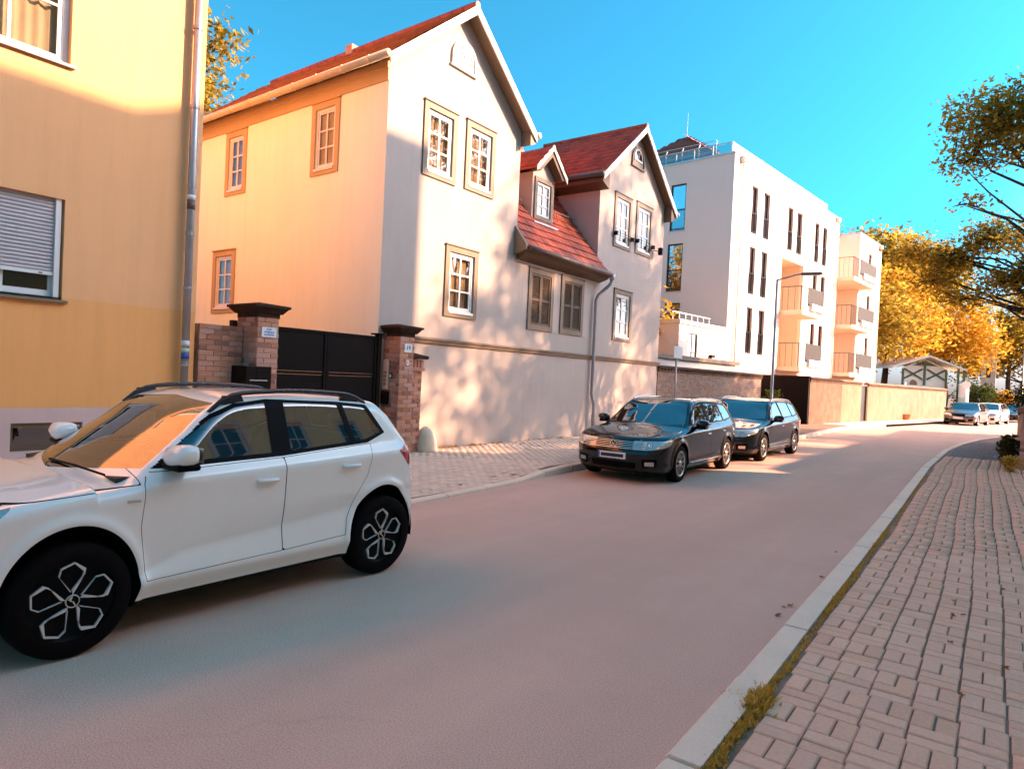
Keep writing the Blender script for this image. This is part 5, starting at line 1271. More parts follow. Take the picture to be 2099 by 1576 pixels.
    if interior:
        q = V[F].mean(1); k = (q[:, 2] > .45); emit('interior_lining', V, F[k], 'dash', push=-.010)
    # wheels
    R, hw, tw = P['R'], P['hub'], .205
    for sw in P['wheels']:
        for sg in (-1, 1):
            w_ = c.tt(sw, .78) if False else P['track']; x0 = sg*w_
            def put(prof, nm, mat, par, n=40, sm=True):
                mb = MB(); mb.lathe([(r_, x0-sg*d) for r_, d in prof], LP(sw, 0, hw), n, 'x', cap=False); return mb.build(nm, mat, par, smooth=sm, local=True)
            rim = put([(R*.70, .020), (R*.66, .035), (R*.2, .028), (R*.12, .012), (.001, .010)], 'wheel', 'rim_black' if wheel == 'petal' else 'trim_black', T)
            put([(R*.69, .0), (R*.74, -.004), (R*.92, -.006), (R*.985, .018), (R, .05), (R, tw-.05), (R*.985, tw-.018), (R*.9, tw), (R*.5, tw)], 'tyre', 'tyre', rim, 48)
            FW = lambda a, r_, d: Vector((x0-sg*d, sw-L/2+r_*math.cos(a), hw+r_*math.sin(a)))
            if wheel == 'petal':
                for k in range(5):
                    a0 = math.radians(94+72*k)*1 if sg > 0 else math.radians(86+72*k)
                    out = [(-.02, .15), (-.46, .42), (-.42, .54), (-.10, .66), (.24, .61), (.38, .50), (.12, .17)]
                    wd = [.028, .036, .02, .010, .008, .008, .010]
                    pm = MB(); prev = None
                    for (da, rr), w2 in zip(out, wd):
                        cur = [pm.P(FW(a0+da*sg*1.0, rr*R+w2*.5, .004)), pm.P(FW(a0+da*sg*1.0*(1-w2*1.6), rr*R-w2*.5, .004)), pm.P(FW(a0+da*sg, rr*R+w2*.5, .020)), pm.P(FW(a0+da*sg*(1-w2*1.6), rr*R-w2*.5, .020))]
                        if prev: 
                            for i, j in ((0, 1), (1, 3), (3, 2), (2, 0)): pm.f.append([prev[i], prev[j], cur[j], cur[i]])
                        prev = cur
                    pm.build('petal', 'rim_white', rim, local=True)
                put([(R*.115, .0085), (R*.115, .002), (R*.10, .0), (R*.095, .002)], 'hub_badge_ring', 'rim_silver', rim, 20)
                hb = MB()
                for k, (aa, l1, l2) in enumerate(((2.2, .018, .03), (2.6, .012, .03), (3.0, .008, .028), (-.6, .0, .026))): hb.tube([FW(aa, l1, -.001), FW(aa-.5, l2, -.001)], .0045, 4)
                hb.build('hub_emblem', 'gutter_cream', rim, local=True)
            else:
                for k in range(10):
                    a0 = 2*math.pi*k/10+.2; sp = MB(); w1, w2 = .085, .050
                    p_ = [FW(a0-w1, R*.16, .006), FW(a0-w2, R*.64, .004), FW(a0+w2, R*.64, .004), FW(a0+w1, R*.16, .006), FW(a0-w1, R*.16, .03), FW(a0-w2, R*.64, .03), FW(a0+w2, R*.64, .03), FW(a0+w1, R*.16, .03)]
                    i = [sp.P(q_) for q_ in p_]
                    for f_ in ((0, 1, 2, 3), (0, 1, 5, 4), (2, 3, 7, 6), (1, 2, 6, 5)): sp.f.append([i[q_] for q_ in f_])
                    sp.build('spoke', 'rim_silver', rim, local=True)
                put([(R*.70, .012), (R*.70, .0), (R*.64, .0), (R*.63, .02)], 'rim_ring', 'rim_silver', rim, 40)
                put([(R*.19, .012), (R*.17, .002), (.001, .0)], 'hub_cap', 'rim_silver', rim, 20)
            wl = MB(); n = 26; r1, r2 = P['arx']+.012, P['arz']+.012; ring = []
            for k in range(n+1):
                a = math.pi*k/n*1.1-.05*math.pi; ring.append([wl.P(LP(sw+r1*math.cos(a), sg*d, P['wz']+r2*math.sin(a))) for d in (min(.85, w_+.0), w_-.34)])
            for a, b in zip(ring, ring[1:]): wl.f.append([a[0], a[1], b[1], b[0]])
            wl.f.append([r_[1] for r_ in ring]); wl.build('wheel_well', 'well', T, local=True)
    # mirrors
    sm, zm = P['mirror']
    for sg in (-1, 1):
        t0 = c.tt(sm, zm-.03); mb = MB(lambda u, n, z: Vector(LP(u, sg*n, z)))
        bm = bmesh.new(); bmesh.ops.create_cube(bm, size=1); bmesh.ops.subdivide_edges(bm, edges=bm.edges[:], cuts=3, use_grid_fill=True)
        for v in bm.verts:
            p = v.co*2; ln_ = (abs(p.x)**4+abs(p.y)**4+abs(p.z)**4)**.25; p = p/ln_*max(abs(p.x), abs(p.y), abs(p.z))
            u, n, z = p.x*.085, p.y*.115, p.z*.072; u *= (1-.25*max(0, p.y)); z = z*(1-.18*max(0, p.y))+.012*p.y
            if p.x < 0: u *= 1.15-.35*abs(p.z)
            v.co = Vector((sm+u, t0+.16+n, zm+z))
        k0 = len(mb.v); mb.bm(bm); mo = mb.build('mirror', pmat, T, smooth=True, local=True)
        lw_ = MB(lambda u, n, z: Vector(LP(u, sg*n, z))); lw_.bbox(sm-.07, sm+.085, t0+.02, t0+.24, zm-.092, zm-.048, .018); lw_.tube([(sm+.02, t0-.03, zm-.10), (sm+.02, t0+.08, zm-.06)], .032, 8); lw_.build('mirror_foot', 'trim_black', mo, smooth=True, local=True)
        gl = MB(lambda u, n, z: Vector(LP(u, sg*n, z))); gl.box(sm+.0845, sm+.088, t0+.07, t0+.25, zm-.045, zm+.05); gl.build('mirror_glass', 'chrome', mo, local=True)
    if detail:
        for (do, sg), (sh, zh) in zip(doors, [x for x in P['handles'] for _ in (0, 1)]):
            if do is None: continue
            t0 = c.tt(sh, zh); hb = MB(lambda u, n, z: Vector(LP(u, sg*n, z)))
            hb.tube([(sh-.085, t0-.004, zh), (sh-.065, t0+.024, zh), (sh+.065, t0+.026, zh), (sh+.085, t0-.004, zh)], [.013, .015, .015, .013], 8); hb.build('handle', pmat if not P.get('chrome') else 'chrome', do, smooth=True, local=True)
            cu = MB(lambda u, n, z: Vector(LP(u, sg*n, z))); n = 16; cu.prism([(sh+.01+.05*math.cos(2*math.pi*k/n), zh+.002+.026*math.sin(2*math.pi*k/n)) for k in range(n)], t0-.01, t0+.0012, 1); cu.build('handle_recess', pmat, do, local=True)
    # roof rails
    if 'rails' in P:
        s0, s1, rh, mat = P['rails']
        for sg in (-1, 1):
            n = 16; pts = []
            for k in range(n+1):
                s = s0+(s1-s0)*k/n; t = c.tt(s, c.zt(s, 0)-.085)-.045; zz = c.zt(s, t); e = min(k, n-k)/n; lift = rh*min(1, (e/.13))**.6 if e < .13 else rh
                pts.append((sg*t, s-L/2, zz+lift-.004))
            rb = MB(); 
            for i, (a, b) in enumerate(zip(pts, pts[1:])): pass
            rb.tube(pts, .017, 8); rr_ = rb.build('roof_rail', mat, T, smooth=True, local=True)
            for k in (2, n-2):
                p = pts[k]; MB().prism([(p[1]-.10, p[2]-rh-.012), (p[1]+.10, p[2]-rh-.012), (p[1]+.07, p[2]-.002), (p[1]-.07, p[2]-.002)], p[0]-.012, p[0]+.012, 0).build('rail_foot', mat, rr_, local=True)
    return T, c, LP, emit

def suv_section(s):
    zl = np.interp(s, [1.1, 1.22, 1.41, 2.15, 2.7, 3.2], [.36, .42, .50, .555, .60, .66]); zc = .905+.037*s; zb = .985+.040*s
    return [(.15, -.10), (.27, -.045), (.34, -.004), (.385, -.010), (zl, -.040), (zl+.035, -.030), (.72+0*s, -.012), (zc, .0), (zb, -.060), (1.5+0*s, -.060-.43*(1.5-zb)), (1.7, -.40)]
SUV = dict(L=3.72, H=1.53, top=[(-.1, .70), (.0, .76), (.08, .83), (.25, .885), (.5, .93), (.8, .968), (.93, .985), (1.0, 1.02), (1.12, 1.095), (1.4, 1.275), (1.65, 1.42), (1.8, 1.475), (2.0, 1.505), (2.4, 1.52), (2.8, 1.505), (3.1, 1.475), (3.3, 1.445), (3.9, 1.36)],
           plan=[(-.1, .60), (0, .68), (.15, .80), (.4, .872), (.78, .895), (1.5, .895), (2.4, .900), (3.0, .898), (3.3, .880), (3.55, .83), (3.72, .74), (3.9, .6)],
           front=[(.1, .14), (.25, .06), (.4, .01), (.55, .0), (.68, .01), (.78, .05), (.9, .14), (1.2, .5)],
           rear=[(.1, 3.5), (.25, 3.58), (.38, 3.68), (.55, 3.72), (.70, 3.70), (.80, 3.655), (.95, 3.64), (1.08, 3.60), (1.18, 3.52), (1.30, 3.43), (1.40, 3.345), (1.48, 3.30), (1.6, 3.2)],
           section=suv_section, wheels=(.79, 3.13), arx=.365, arz=.425, wz=.335, R=.33, hub=.33, track=.885, wsb=.95, curve=.15, crown=.022, kr=.085, nose=.20, tail=.13, zb=.19,
           dlo=[(1.20, 1.035), (2.15, 1.062), (2.97, 1.118), (3.19, 1.192), (3.05, 1.425), (2.73, 1.452), (2.12, 1.470), (1.85, 1.438), (1.64, 1.352), (1.41, 1.185)],
           panes=[[(1.36, 1.072), (2.075, 1.090), (2.095, 1.445), (1.86, 1.415), (1.66, 1.335), (1.46, 1.195)], [(2.235, 1.095), (2.80, 1.135), (2.745, 1.428), (2.25, 1.447)], [(2.85, 1.140), (2.965, 1.15), (3.145, 1.20), (3.02, 1.405), (2.80, 1.425)]],
           ws=[(0, .985), (.735, 1.035), (.575, 1.435), (0, 1.47)], rw=[(0, 1.14), (.60, 1.14), (.52, 1.38), (0, 1.40)],
           tl=[(3.30, 1.035), (3.46, 1.105), (3.9, 1.105), (3.9, .90), (3.44, .90)], hl=[(-.1, .72), (.05, .73), (.42, .83), (.50, .895), (.3, .86), (-.1, .80)],
           hood=[(-.2, .78), (.10, .82), (.48, .902), (1.155, .950), (1.155, 1.7), (-.2, 1.7)],
           doors=[[(1.19, .355), (1.15, .7), (1.17, .95), (1.21, 1.02), (2.16, 1.055), (2.155, .375)], [(2.155, .375), (2.16, 1.055), (3.0, 1.113), (2.985, 1.03), (2.94, .86), (2.83, .70), (2.745, .52), (2.725, .395)]],
           handles=[(2.01, .905), (2.76, .95)], mirror=(1.36, 1.125), rails=(1.68, 3.06, .055, 'rail_black'), grille=[(0, .55), (.50, .58), (.46, .76), (0, .77)], intake=[[(0, .24), (.6, .26), (.55, .42), (0, .42)]])
tS, cS, LS, eS = build_car(SUV, 'suv', (-5.10, .80+3.72/2, 0), 0, 'white compact crossover with black roof rails and petal shaped wheel trims', 'paint_white', h=.017, glassm='car_glass', wheel='petal', interior=True)
# cabin of the white car
def seat(s, t, w, back=.62, rest=True):
    q = MB(); q.bbox(t-w/2, t+w/2, s-.24-1.86, s+.24-1.86, .46, .62, .05); q.build('seat', 'seat', tS, smooth=True, local=True)
    q = MB(); q.prism([(s+.16-1.86, .58), (s+.30-1.86, .58), (s+.42-1.86, .58+back), (s+.32-1.86, .58+back)], t-w/2, t+w/2, 0); q.build('backrest', 'seat', tS, local=True)
    if rest: q = MB(); q.bbox(t-.12, t+.12, s+.34-1.86, s+.44-1.86, .62+back, .80+back, .035); q.build('headrest', 'seat', tS, smooth=True, local=True)
seat(1.62, -.36, .48); seat(1.62, .36, .48)
q = MB(); q.bbox(-.62, .62, 2.40-1.86, 2.88-1.86, .46, .62, .05); q.build('rear_seat', 'seat', tS, smooth=True, local=True); q = MB(); q.prism([(2.82-1.86, .58), (2.95-1.86, .58), (3.06-1.86, 1.16), (2.97-1.86, 1.16)], -.62, .62, 0); q.build('rear_backrest', 'seat', tS, local=True)
for t in (-.4, .4): q = MB(); q.bbox(t-.12, t+.12, 2.96-1.86, 3.05-1.86, 1.17, 1.30, .03); q.build('headrest', 'seat', tS, smooth=True, local=True)
q = MB(); q.prism([(1.10-1.86, .60), (1.42-1.86, .60), (1.42-1.86, .90), (1.30-1.86, 1.0), (1.05-1.86, .985)], -.74, .74, 0); q.build('dashboard', 'dash', tS, local=True)
q = MB(); q.box(-.80, .80, 1.2-1.86, 3.4-1.86, .40, .44); q.build('cabin_floor', 'well', tS, local=True)
n = 20; q = MB(); q.tube([(.36+.175*math.cos(2*math.pi*k/n), 1.46-1.86-.07*math.sin(2*math.pi*k/n), .98+.165*math.sin(2*math.pi*k/n)) for k in range(n+1)], .014, 6); q.build('steering_wheel', 'trim_black', tS, smooth=True, local=True)
q = MB(); q.bbox(-.10, .10, 1.62-1.86, 1.66-1.86, 1.33, 1.40, .015); q.build('rear_view_mirror', 'trim_black', tS, smooth=True, local=True)
q = MB(); q.tube([(0, 1.62-1.86, 1.33), (0, 1.62-1.86, 1.21)], .002, 4); q.bm((lambda b: (bmesh.ops.create_icosphere(b, subdivisions=1, radius=.022, matrix=Matrix.Translation((0, -.24, 1.195))), b)[1])(bmesh.new())); q.build('hanging_charm', 'pale_green', tS, local=True)
t0 = cS.tt(1.10, .865); q = MB(); q.bbox(t0-.006, t0+.006, 1.06-1.86, 1.14-1.86, .855, .872, .003); q.build('fender_badge', 'chrome', tS, local=True)
for sg in (-1, 1):
    w = MB(); sp = [(.05+.62*k/8, .985+.012) for k in range(9)]
w = MB(); w.tube([(.65, cS.st(.0, 1.0, .6, 1.4)+.06-1.86, 1.0), (.3, cS.st(0, 1.02, .6, 1.4)-1.86-.015, 1.025), (-.1, cS.st(0, 1.02, .6, 1.4)-1.86-.015, 1.022)], .008, 5); w.build('wiper', 'trim_black', tS, local=True)

def est_section(zb0, k=.02):
    def f(s):
        zc = .80+.035*s*.8; zb = zb0+.018*s; zl = .36+.03*s
        return [(.15, -.09), (.25, -.05), (.31, -.006), (zl, -.022), (.60+0*s, -.010), (zc, .0), (zb, -.050), (1.45+0*s, -.050-.50*(1.45-zb)), (1.7, -.42)]
    return f
EST = dict(L=4.62, H=1.48, top=[(-.1, .60), (.0, .66), (.08, .735), (.3, .80), (.6, .86), (.95, .915), (1.15, .945), (1.24, .975), (1.4, 1.065), (1.7, 1.235), (1.95, 1.36), (2.1, 1.41), (2.3, 1.44), (2.8, 1.455), (3.4, 1.44), (3.9, 1.405), (4.2, 1.37), (4.8, 1.28)],
           plan=[(-.1, .62), (0, .70), (.2, .82), (.5, .885), (.93, .905), (1.8, .910), (3.0, .910), (3.9, .895), (4.3, .85), (4.62, .75), (4.8, .6)],
           front=[(.1, .16), (.2, .08), (.35, .02), (.5, .0), (.62, .02), (.72, .07), (.82, .16), (1.2, .6)],
           rear=[(.1, 4.4), (.25, 4.5), (.4, 4.60), (.6, 4.62), (.75, 4.57), (.95, 4.53), (1.08, 4.46), (1.25, 4.32), (1.38, 4.20), (1.5, 4.08)],
           section=est_section(.93), wheels=(.93, 3.62), arx=.36, arz=.372, wz=.325, R=.325, hub=.325, track=.895, wsb=1.18, curve=.17, crown=.02, kr=.085, nose=.24, tail=.15, zb=.17,
           dlo=[(1.46, .975), (2.55, .995), (3.6, 1.02), (4.15, 1.075), (3.95, 1.335), (3.4, 1.385), (2.5, 1.395), (2.15, 1.36), (1.85, 1.22)],
           panes=[[(1.60, 1.0), (2.50, 1.015), (2.50, 1.375), (2.17, 1.34), (1.88, 1.21)], [(2.62, 1.02), (3.42, 1.035), (3.40, 1.365), (2.62, 1.378)], [(3.50, 1.04), (4.08, 1.085), (3.90, 1.315), (3.49, 1.36)]],
           ws=[(0, .955), (.74, .985), (.585, 1.355), (0, 1.40)], rw=[(0, 1.06), (.62, 1.06), (.52, 1.30), (0, 1.32)],
           tl=[(4.25, .92), (4.8, .94), (4.8, .76), (4.35, .78)], hl=[(-.1, .575), (.12, .575), (.45, .66), (.60, .765), (.35, .74), (-.1, .70)],
           hood=[(-.2, .715), (.20, .735), (.65, .80), (1.32, .885), (1.40, .96), (1.40, 1.7), (-.2, 1.7)],
           doors=[[(1.40, .30), (1.36, .6), (1.38, .90), (1.46, .965), (2.56, .985), (2.56, .32)], [(2.56, .32), (2.56, .985), (3.62, 1.01), (3.60, .85), (3.42, .68), (3.22, .55), (3.20, .34)]],
           handles=[(2.36, .80), (3.30, .825)], mirror=(1.66, 1.01), chrome=True, rails=(2.15, 4.0, .04, 'chrome'),
           grille=[(0, .575), (.50, .585), (.52, .70), (0, .705)], intake=[[(0, .25), (.40, .25), (.42, .36), (0, .37)], [(.52, .27), (.74, .30), (.74, .44), (.50, .42)]])
def estate_front(T, c, LP, logo=True, plate=True):
    L = c.P['L']
    for z in (.592, .62, .648, .676, .702):
        n = 14; wd = .56; MB().tube([LP(c.st(t, z)-.008, t, z) for t in np.linspace(-wd, wd, n+1)], .0075 if z != .592 else .010, 6).build('chrome_bar', 'chrome', T, smooth=True, local=True)
    zc = .652; s0 = c.st(0, zc)-.018; n = 28
    if logo:
        lg = MB(); lg.tube([LP(s0, .062*math.cos(2*math.pi*k/n), zc+.062*math.sin(2*math.pi*k/n)) for k in range(n+1)], .007, 6)
        for pts in ([(-.030, .050), (-.002, -.004), (.002, -.004), (.030, .050)], [(-.052, .022), (-.026, -.048), (0, .006), (.026, -.048), (.052, .022)]):
            lg.tube([LP(s0-.002, p[0], zc+p[1]) for p in pts], .0065, 5)
        lg.build('emblem', 'chrome', T, local=True)
        bk = MB(); bk.lathe([(.062, s0-L/2+.004), (.062, s0-L/2+.012)], (0, 0, zc), 24, 'y'); bk.build('emblem_disc', 'trim_black', T, local=True)
    if plate:
        z0, z1 = .405, .515; s0 = min(c.st(0, .41), c.st(0, .51), c.st(.26, .41))-.022
        p = MB(lambda u, n, z: Vector(LP(n, u, z))); p.bbox(-.26, .26, s0, s0+.03, z0, z1, .004); pl_ = p.build('number_plate', 'white_sign', T, local=True)
        MB(lambda u, n, z: Vector(LP(n, u, z))).box(-.258, -.222, s0-.002, s0-.0005, z0+.003, z1-.003).build('blue_band', 'sign_blue', pl_, local=True)
        MB(lambda u, n, z: Vector(LP(n, u, z))).bbox(-.20, .225, s0-.002, s0-.0004, z0+.026, z1-.026, .0007).build('number_field', 'ink', pl_, local=True)
    for sg in (-1, 1):
        fg = MB(); zf = .345; pts = [(sg*t, z) for t, z in ((.56, .31), (.70, .315), (.70, .385), (.56, .375))]
        i = [fg.P(LP(c.st(abs(t), z)-.006, t, z)) for t, z in pts]; fg.f.append(i); fg.build('fog_light', 'lens_lamp', T, local=True)
        hb = MB(); hb.tube([LP(c.st(t, z)-.006, sg*t, z) for t, z in ((.50, .60), (.60, .592), (.70, .60), (.76, .64))], .007, 5); hb.build('headlight_trim', 'chrome', T, smooth=True, local=True)
        MB().lathe([(.045, 0), (.04, .01), (.02, .02)], LP(c.st(.62, .64)-.002, sg*.62, .64), 14, 'y').build('projector', 'chrome', T, smooth=True, local=True)
        ms = MB(); ms.tube([LP(s, sg*(c.tt(s, zz)+.003), zz) for s, zz in zip(np.linspace(1.42, 3.6, 14), np.linspace(.968, 1.012, 14))], .006, 5); ms.build('window_chrome', 'chrome', T, smooth=True, local=True)
        sk = MB(); sk.tube([LP(s, sg*(c.tt(s, .31)+.002), .31) for s in np.linspace(1.42, 3.15, 12)], .006, 5); sk.build('sill_chrome', 'chrome', T, smooth=True, local=True)
YA = math.radians(-2.2)
t1, c1, l1, e1 = build_car(EST, 'estate_car', (-5.52, 10.32+2.31, 0), math.radians(2.0), 'dark estate car with chrome grille bars parked at the white house', 'paint_black', h=.024); estate_front(t1, c1, l1)
q = MB(); q.box(.30, .52, 1.42-2.31, 1.50-2.31, .985, 1.0); q.build('dash_card', 'gutter_cream', t1, local=True)
EST2 = dict(EST); EST2['front'] = [(.1, .14), (.2, .07), (.35, .02), (.5, .0), (.65, .01), (.76, .06), (.86, .16), (1.2, .6)]; EST2['hl'] = [(-.1, .60), (.15, .60), (.48, .70), (.55, .79), (.3, .76), (-.1, .70)]; EST2['rails'] = (2.15, 4.0, .05, 'rim_silver')
t2, c2, l2, e2 = build_car(EST2, 'estate_car', (-5.45, 15.38+2.31, 0), math.radians(-.8), 'black estate car with silver roof rails parked behind the first estate', 'paint_blue_black', h=.03); estate_front(t2, c2, l2)
FAR = dict(EST); FAR.pop('rails')
def far_car(name, x, y, rz, label, m): 
    T, c, lp, e = build_car(FAR, name, (x, y, 0), rz, label, m, h=.05, detail=False); L = 4.62
    q = MB(lambda u, n, z: Vector(lp(n, u, z))); s0 = c.st(0, .45)-.02; q.box(-.26, .26, s0, s0+.02, .41, .52); q.build('number_plate', 'white_sign', T, local=True)
    return T
far_car('saloon_car', -2.05, 52.0, math.radians(-9), 'graphite car with silver trim parked first in the sunlit row', 'paint_graphite')
far_car('parked_car', -1.0, 58.0, math.radians(-10), 'cream white car parked behind the graphite one', 'paint_cream')
far_car('parked_car', .35, 66.0, math.radians(-12), 'black car parked third in the sunlit row', 'paint_black')
far_car('parked_car', 3.2, 74.0, math.radians(-13), 'silver car driving along the far street', 'paint_silver')
far_car('parked_car', 3.6, 92.0, math.radians(-14), 'small dark car far down the street', 'paint_teal')
# ------------------------------------------------------------------ trees and plants
def blob_leaves(rs, blobs, n, size, clump=14, cs=.5, flat=.55):
    """leaf quads gathered in clumps through ellipsoid volumes; returns V, F"""
    tot = sum(b[3]*b[4]*b[5] for b in blobs); C = []
    for b in blobs:
        k = max(3, int(n/clump*b[3]*b[4]*b[5]/tot))
        d = rs.normal(size=(k, 3)); d /= np.linalg.norm(d, axis=1)[:, None]; r = rs.random(k)[:, None]**.42
        C.append(np.array(b[:3])+d*r*np.array(b[3:6]))
    C = np.concatenate(C); per = rs.poisson(clump, len(C))
    P = np.repeat(C, per, axis=0); P = P+rs.normal(size=P.shape)*np.array([cs, cs, cs*flat])
    m = len(P); a = rs.normal(size=(m, 3)); a[:, 2] *= .6; a /= np.linalg.norm(a, axis=1)[:, None]
    b = np.cross(a, rs.normal(size=(m, 3))); b /= np.linalg.norm(b, axis=1)[:, None]
    s = size*(.6+.8*rs.random(m))[:, None]
    V = np.stack([P-a*s, P-a*s*.1+b*s*.45, P+a*s, P-a*s*.1-b*s*.45], 1).reshape(-1, 3)
    return V, np.arange(4*m).reshape(-1, 4), C

def tree(base, h, r, blobs, n, size, mat, label, name='tree', seed=1, clump=14, cs=.5, group=None, limbs=9, lean=(0, 0), fork=.35, twigs=0):
    rs = np.random.default_rng(seed); rd = random.Random(seed)
    T = thing(name, base, label, 'tree', 0, group); B = Vector(base)
    top = Vector((base[0]+lean[0], base[1]+lean[1], base[2]+h*.72))
    mid = B.lerp(top, fork)+Vector((rd.gauss(0, .1), rd.gauss(0, .1), 0))
    pts = [B, B.lerp(mid, .5)+Vector((rd.gauss(0, .06), rd.gauss(0, .06), 0)), mid, mid.lerp(top, .5)+Vector((rd.gauss(0, .25), rd.gauss(0, .25), 0)), top]
    MB().tube([tuple(p) for p in pts], [r*1.25, r*.95, r*.8, r*.45, r*.12], 10).build('trunk', 'bark', T, smooth=True)
    V, Fc, C = blob_leaves(rs, blobs, n, size, clump, cs)
    lm = MB()
    for k in range(limbs):
        b = blobs[k % len(blobs)]; e = Vector(b[:3])+Vector((rd.uniform(-.5, .5)*b[3], rd.uniform(-.5, .5)*b[4], rd.uniform(-.3, .5)*b[5]))
        t = rd.uniform(.0, .75); s_ = mid.lerp(top, t*.8) if t > .15 else mid
        m1 = s_.lerp(e, .4)+Vector((rd.gauss(0, .3), rd.gauss(0, .3), rd.uniform(.1, .6))); m2 = s_.lerp(e, .75)+Vector((rd.gauss(0, .25), rd.gauss(0, .25), rd.uniform(0, .4)))
        rr = r*rd.uniform(.28, .5)*(1-t*.5)
        lm.tube([tuple(s_), tuple(m1), tuple(m2), tuple(e)], [rr, rr*.7, rr*.4, rr*.12], 6, cap=False)
    lm.build('limbs', 'bark', T, smooth=True, kind='stuff')
    if twigs:
        tw = MB(); idx = rs.choice(len(C), min(twigs, len(C)), replace=False)
        for i in idx:
            e = Vector(C[i]); j = min((Vector(b[:3]) for b in blobs), key=lambda q: (q-e).length); m_ = e.lerp(j, .5)+Vector((rd.gauss(0, .15), rd.gauss(0, .15), rd.gauss(0, .1)))
            tw.tube([tuple(e.lerp(j, .95)), tuple(m_), tuple(e)], [.035, .02, .006], 4, cap=False)
        tw.build('twigs', 'bark', T, smooth=True, kind='stuff')
    iv = WM[T.name].inverted(); V = V-np.array(base)
    npmesh('crown', V, Fc, mat, T, smooth=False)
    return T

# big locust tree on the right, its trunk beyond the garden wall
tree((3.4, 25.0, 0), 13, .22, [(-.7, 25, 10.2, 1.35, 1.4, 1.1), (.7, 25.3, 10.3, 1.4, 1.5, 1.0), (-1.2, 24.8, 9.0, .8, .9, .45), (.3, 24.9, 9.0, 1.0, 1.0, .5), (2.2, 25.2, 10.3, 1.6, 1.6, 1.2), (-1.25, 25, 7.75, .65, .6, .24), (3.8, 25.4, 9.6, 1.6, 1.6, 1.3), (-.1, 25.6, 6.6, .7, .7, .25)],
     15500, .085, 'leaf_mixed', 'tall locust tree with airy feathery crown leaning over the street', seed=3, clump=22, cs=.26, limbs=22, lean=(-1.6, .2), fork=.42, twigs=330)
tree((3.6, 32.0, 0), 10, .22, [(-3.3, 32, 7.7, .9, 1.0, .7), (-2.0, 32.2, 7.3, 1.0, 1.1, .8), (-.7, 31.8, 8.0, 1.0, 1.0, .7), (-2.7, 32, 6.4, .9, .9, .5), (-.2, 32, 6.2, 1.1, 1.1, .6), (-1.7, 32, 5.6, .8, .8, .4), (1.2, 32, 7.0, 1.3, 1.3, 1.0), (.9, 31.8, 5.4, .9, .9, .4)],
     11000, .09, 'leaf_mixed', 'lower locust tree with a long branch reaching over the road', seed=5, clump=22, cs=.28, limbs=22, lean=(-2.2, 0), fork=.45, twigs=300)
# tall trees in the garden on the right, out of the picture: their shade dapples the white house
tree((15.5, 36.0, 0), 22, .45, [(15, 32.8, 17.0, 2.8, 2.8, 3.4), (15, 37.0, 19.5, 3.4, 3.6, 5.0), (15.3, 41.0, 18.0, 2.8, 2.6, 4.6), (14.6, 29.4, 15.4, 2.1, 2.2, 2.6), (15.4, 30.2, 16.0, 2.0, 2.4, 2.2), (16.5, 34.5, 14.4, 3.0, 4.0, 2.4), (15, 31.5, 18.8, 1.7, 1.5, 2.0), (15, 33.0, 20.8, 2.0, 1.8, 2.0)], 15000, .15, 'leaf_mixed', 'very tall locust tree in the garden across from the white house', seed=8, clump=30, cs=.38, limbs=14)
tree((19.5, 44.5, 0), 20, .4, [(19.0, 43.5, 17.0, 3.0, 2.6, 4.4), (19.5, 46.5, 14.0, 2.6, 2.4, 3.2)], 3600, .15, 'leaf_mixed', 'second tall locust tree behind the low yellow garden house', seed=9, clump=30, cs=.38)

tree((-16.5, 25.0, 0), 9.5, .26, [(-16.5, 25, 6.5, 3.2, 2.6, 2.6), (-14, 26, 4.5, 2.0, 1.8, 2.0)], 9000, .14, 'leaf_gold', 'golden tree in the back garden between white house and block', seed=60, cs=.5)
tree((14.5, 43.5, 0), 16.5, .36, [(14, 41.0, 14.6, 2.6, 2.8, 2.0), (14, 45.2, 14.4, 2.4, 2.4, 2.0)], 5200, .15, 'leaf_mixed', 'round headed locust tree added out of view to shade the brick wall', seed=11, clump=30, cs=.38)  # added unseen tree; its crown shades the brick wall and annexe
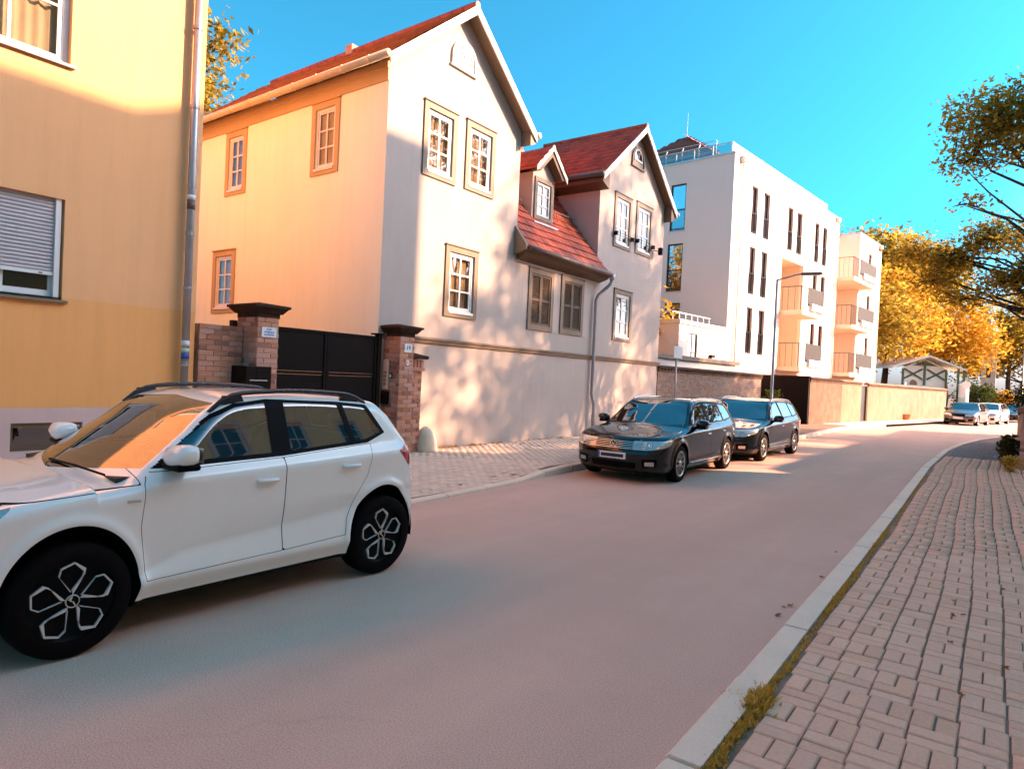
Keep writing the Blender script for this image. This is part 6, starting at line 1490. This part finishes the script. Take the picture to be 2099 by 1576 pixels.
# golden trees at the far end on the left
GL = [((-12.5, 60, 0), 13, [(-12.5, 60, 11.6, 3.4, 3.4, 3.4), (-9.6, 60, 9.0, 2.6, 2.4, 2.6), (-7.6, 61, 7.0, 2.2, 2.2, 2.2)], 'leaf_mixed', 'brownish leafy tree close behind the white apartment block'),
      ((-9.5, 72, 0), 15, [(-9.5, 72, 10.5, 3.6, 3.4, 3.4), (-7.2, 71, 7.5, 3.0, 2.8, 2.8), (-11.5, 71, 7.0, 3.0, 2.8, 2.6)], 'leaf_gold', 'bright golden tree rising behind the pavilion'),
      ((-5.5, 84, 0), 14, [(-5.5, 84, 9.5, 3.8, 3.6, 3.6), (-3.0, 83, 7.0, 3.0, 3.0, 2.6), (-8, 83, 7, 3, 3, 2.8)], 'leaf_gold', 'orange gold tree spreading over the pavilion roof'),
      ((-13, 78, 0), 17, [(-11, 78, 15.0, 3.8, 3.6, 3.8), (-6.5, 79, 13.5, 3.0, 3.2, 3.0)], 'leaf_mixed', 'tall brown green tree standing behind the golden ones'),
      ((0.0, 104, 0), 16, [(0, 104, 11, 4.2, 4.0, 4.0), (2.5, 103, 7.5, 3.6, 3.4, 3.0), (-3, 104, 7, 3.4, 3.2, 2.8)], 'leaf_mixed', 'dense olive tree beside the church turret'),
      ((8.5, 118, 0), 17, [(8.5, 118, 11.5, 4.6, 4.4, 4.4), (5.5, 117, 7.5, 3.8, 3.6, 3.4), (12, 118, 8, 4, 4, 3.6)], 'leaf_dark', 'dark leafy tree over the far end of the street'),
      ((2.0, 140, 0), 18, [(2, 140, 11, 6, 5, 5.5), (9, 142, 9, 6, 5, 5), (-5, 140, 9, 6, 5, 5)], 'leaf_dark', 'dark mass of a broad tree closing the street view'),
      ((14.5, 96, 0), 13, [(13.5, 96, 8, 3.6, 3.4, 3.2), (10.8, 95, 6.2, 2.6, 2.4, 2.0)], 'leaf_gold', 'yellow green tree standing apart beside the far street')]
for k, (b, h, bl, m, lab) in enumerate(GL): tree(b, h, .32, bl, 9000 if k < 4 else 7000, .22 if k < 3 else .28, m, lab, seed=20+k, clump=16, cs=.75, limbs=10)
# tree peeping over the gap between the houses
tree((-24.8, 12.0, 0), 14, .3, [(-22.6, 12.0, 12.8, 1.3, 1.3, .55), (-25.2, 12.2, 12.0, 1.9, 1.9, 1.6), (-23.6, 11.8, 11.2, 1.0, 1.0, .35)], 4500, .13, 'leaf_mixed', 'yellowing tree top peeping out from behind the orange house', seed=40, clump=14, cs=.35)
tree((-17, 50, 0), 14, .3, [(-16, 50, 11.2, 2.6, 2.4, 1.8), (-14, 54, 11.6, 2.4, 2.4, 1.7)], 5000, .2, 'leaf_mixed', 'yellow brown tree top showing above the roof of the white block', seed=41, cs=.6)

def bush(base, rad, h, n, size, mat, label, seed, name='bush'):
    rs = np.random.default_rng(seed); T = thing(name, base, label, 'bush')
    V, Fc, C = blob_leaves(rs, [(0, 0, h*.55, rad, rad, h*.5)], n, size, 10, rad*.16)
    q = MB(); rd = random.Random(seed)
    for _ in range(7): e = C[rd.randrange(len(C))]; q.tube([(0, 0, 0), (e[0]*.5, e[1]*.5, e[2]*.6), tuple(e)], [.03, .02, .008], 5)
    q.build('stems', 'bark', T, local=True, smooth=True); npmesh('foliage', V, Fc, mat, T, smooth=False); return T
bush((-2.2, 70, 0), 1.6, 2.9, 3500, .12, 'leaf_green', 'dark green bush beside the round sign', 50)
bush((-.2, 72, 0), 1.0, 2.4, 1800, .13, 'leaf_gold', 'yellow leaved bush next to the dark green one', 51)
bush((3.2, 90, 0), 2.4, 3.2, 3000, .2, 'leaf_dark', 'dark hedge bush along the far pavement', 52)
bush((-8.9, 32.6, .1), .5, 1.7, 700, .06, 'leaf_green', 'climbing shrub beside the black wall return', 53)
bush((.10, 20.6, .11), .26, .75, 900, .05, 'leaf_dark', 'straggly dark plant growing at the foot of the low garden wall', 54)
bush((.12, 18.7, .11), .20, .36, 600, .035, 'moss', 'tuft of dry yellow grass by the garden wall pier', 55)
bush((.30, 24.6, 1.3), .55, .9, 700, .05, 'leaf_dark', 'leafy twigs hanging over the coping of the low garden wall', 56)
bush((-8.35, 33.3, .1), .35, .8, 500, .05, 'leaf_green', 'small green plant at the entrance of the white block', 57)
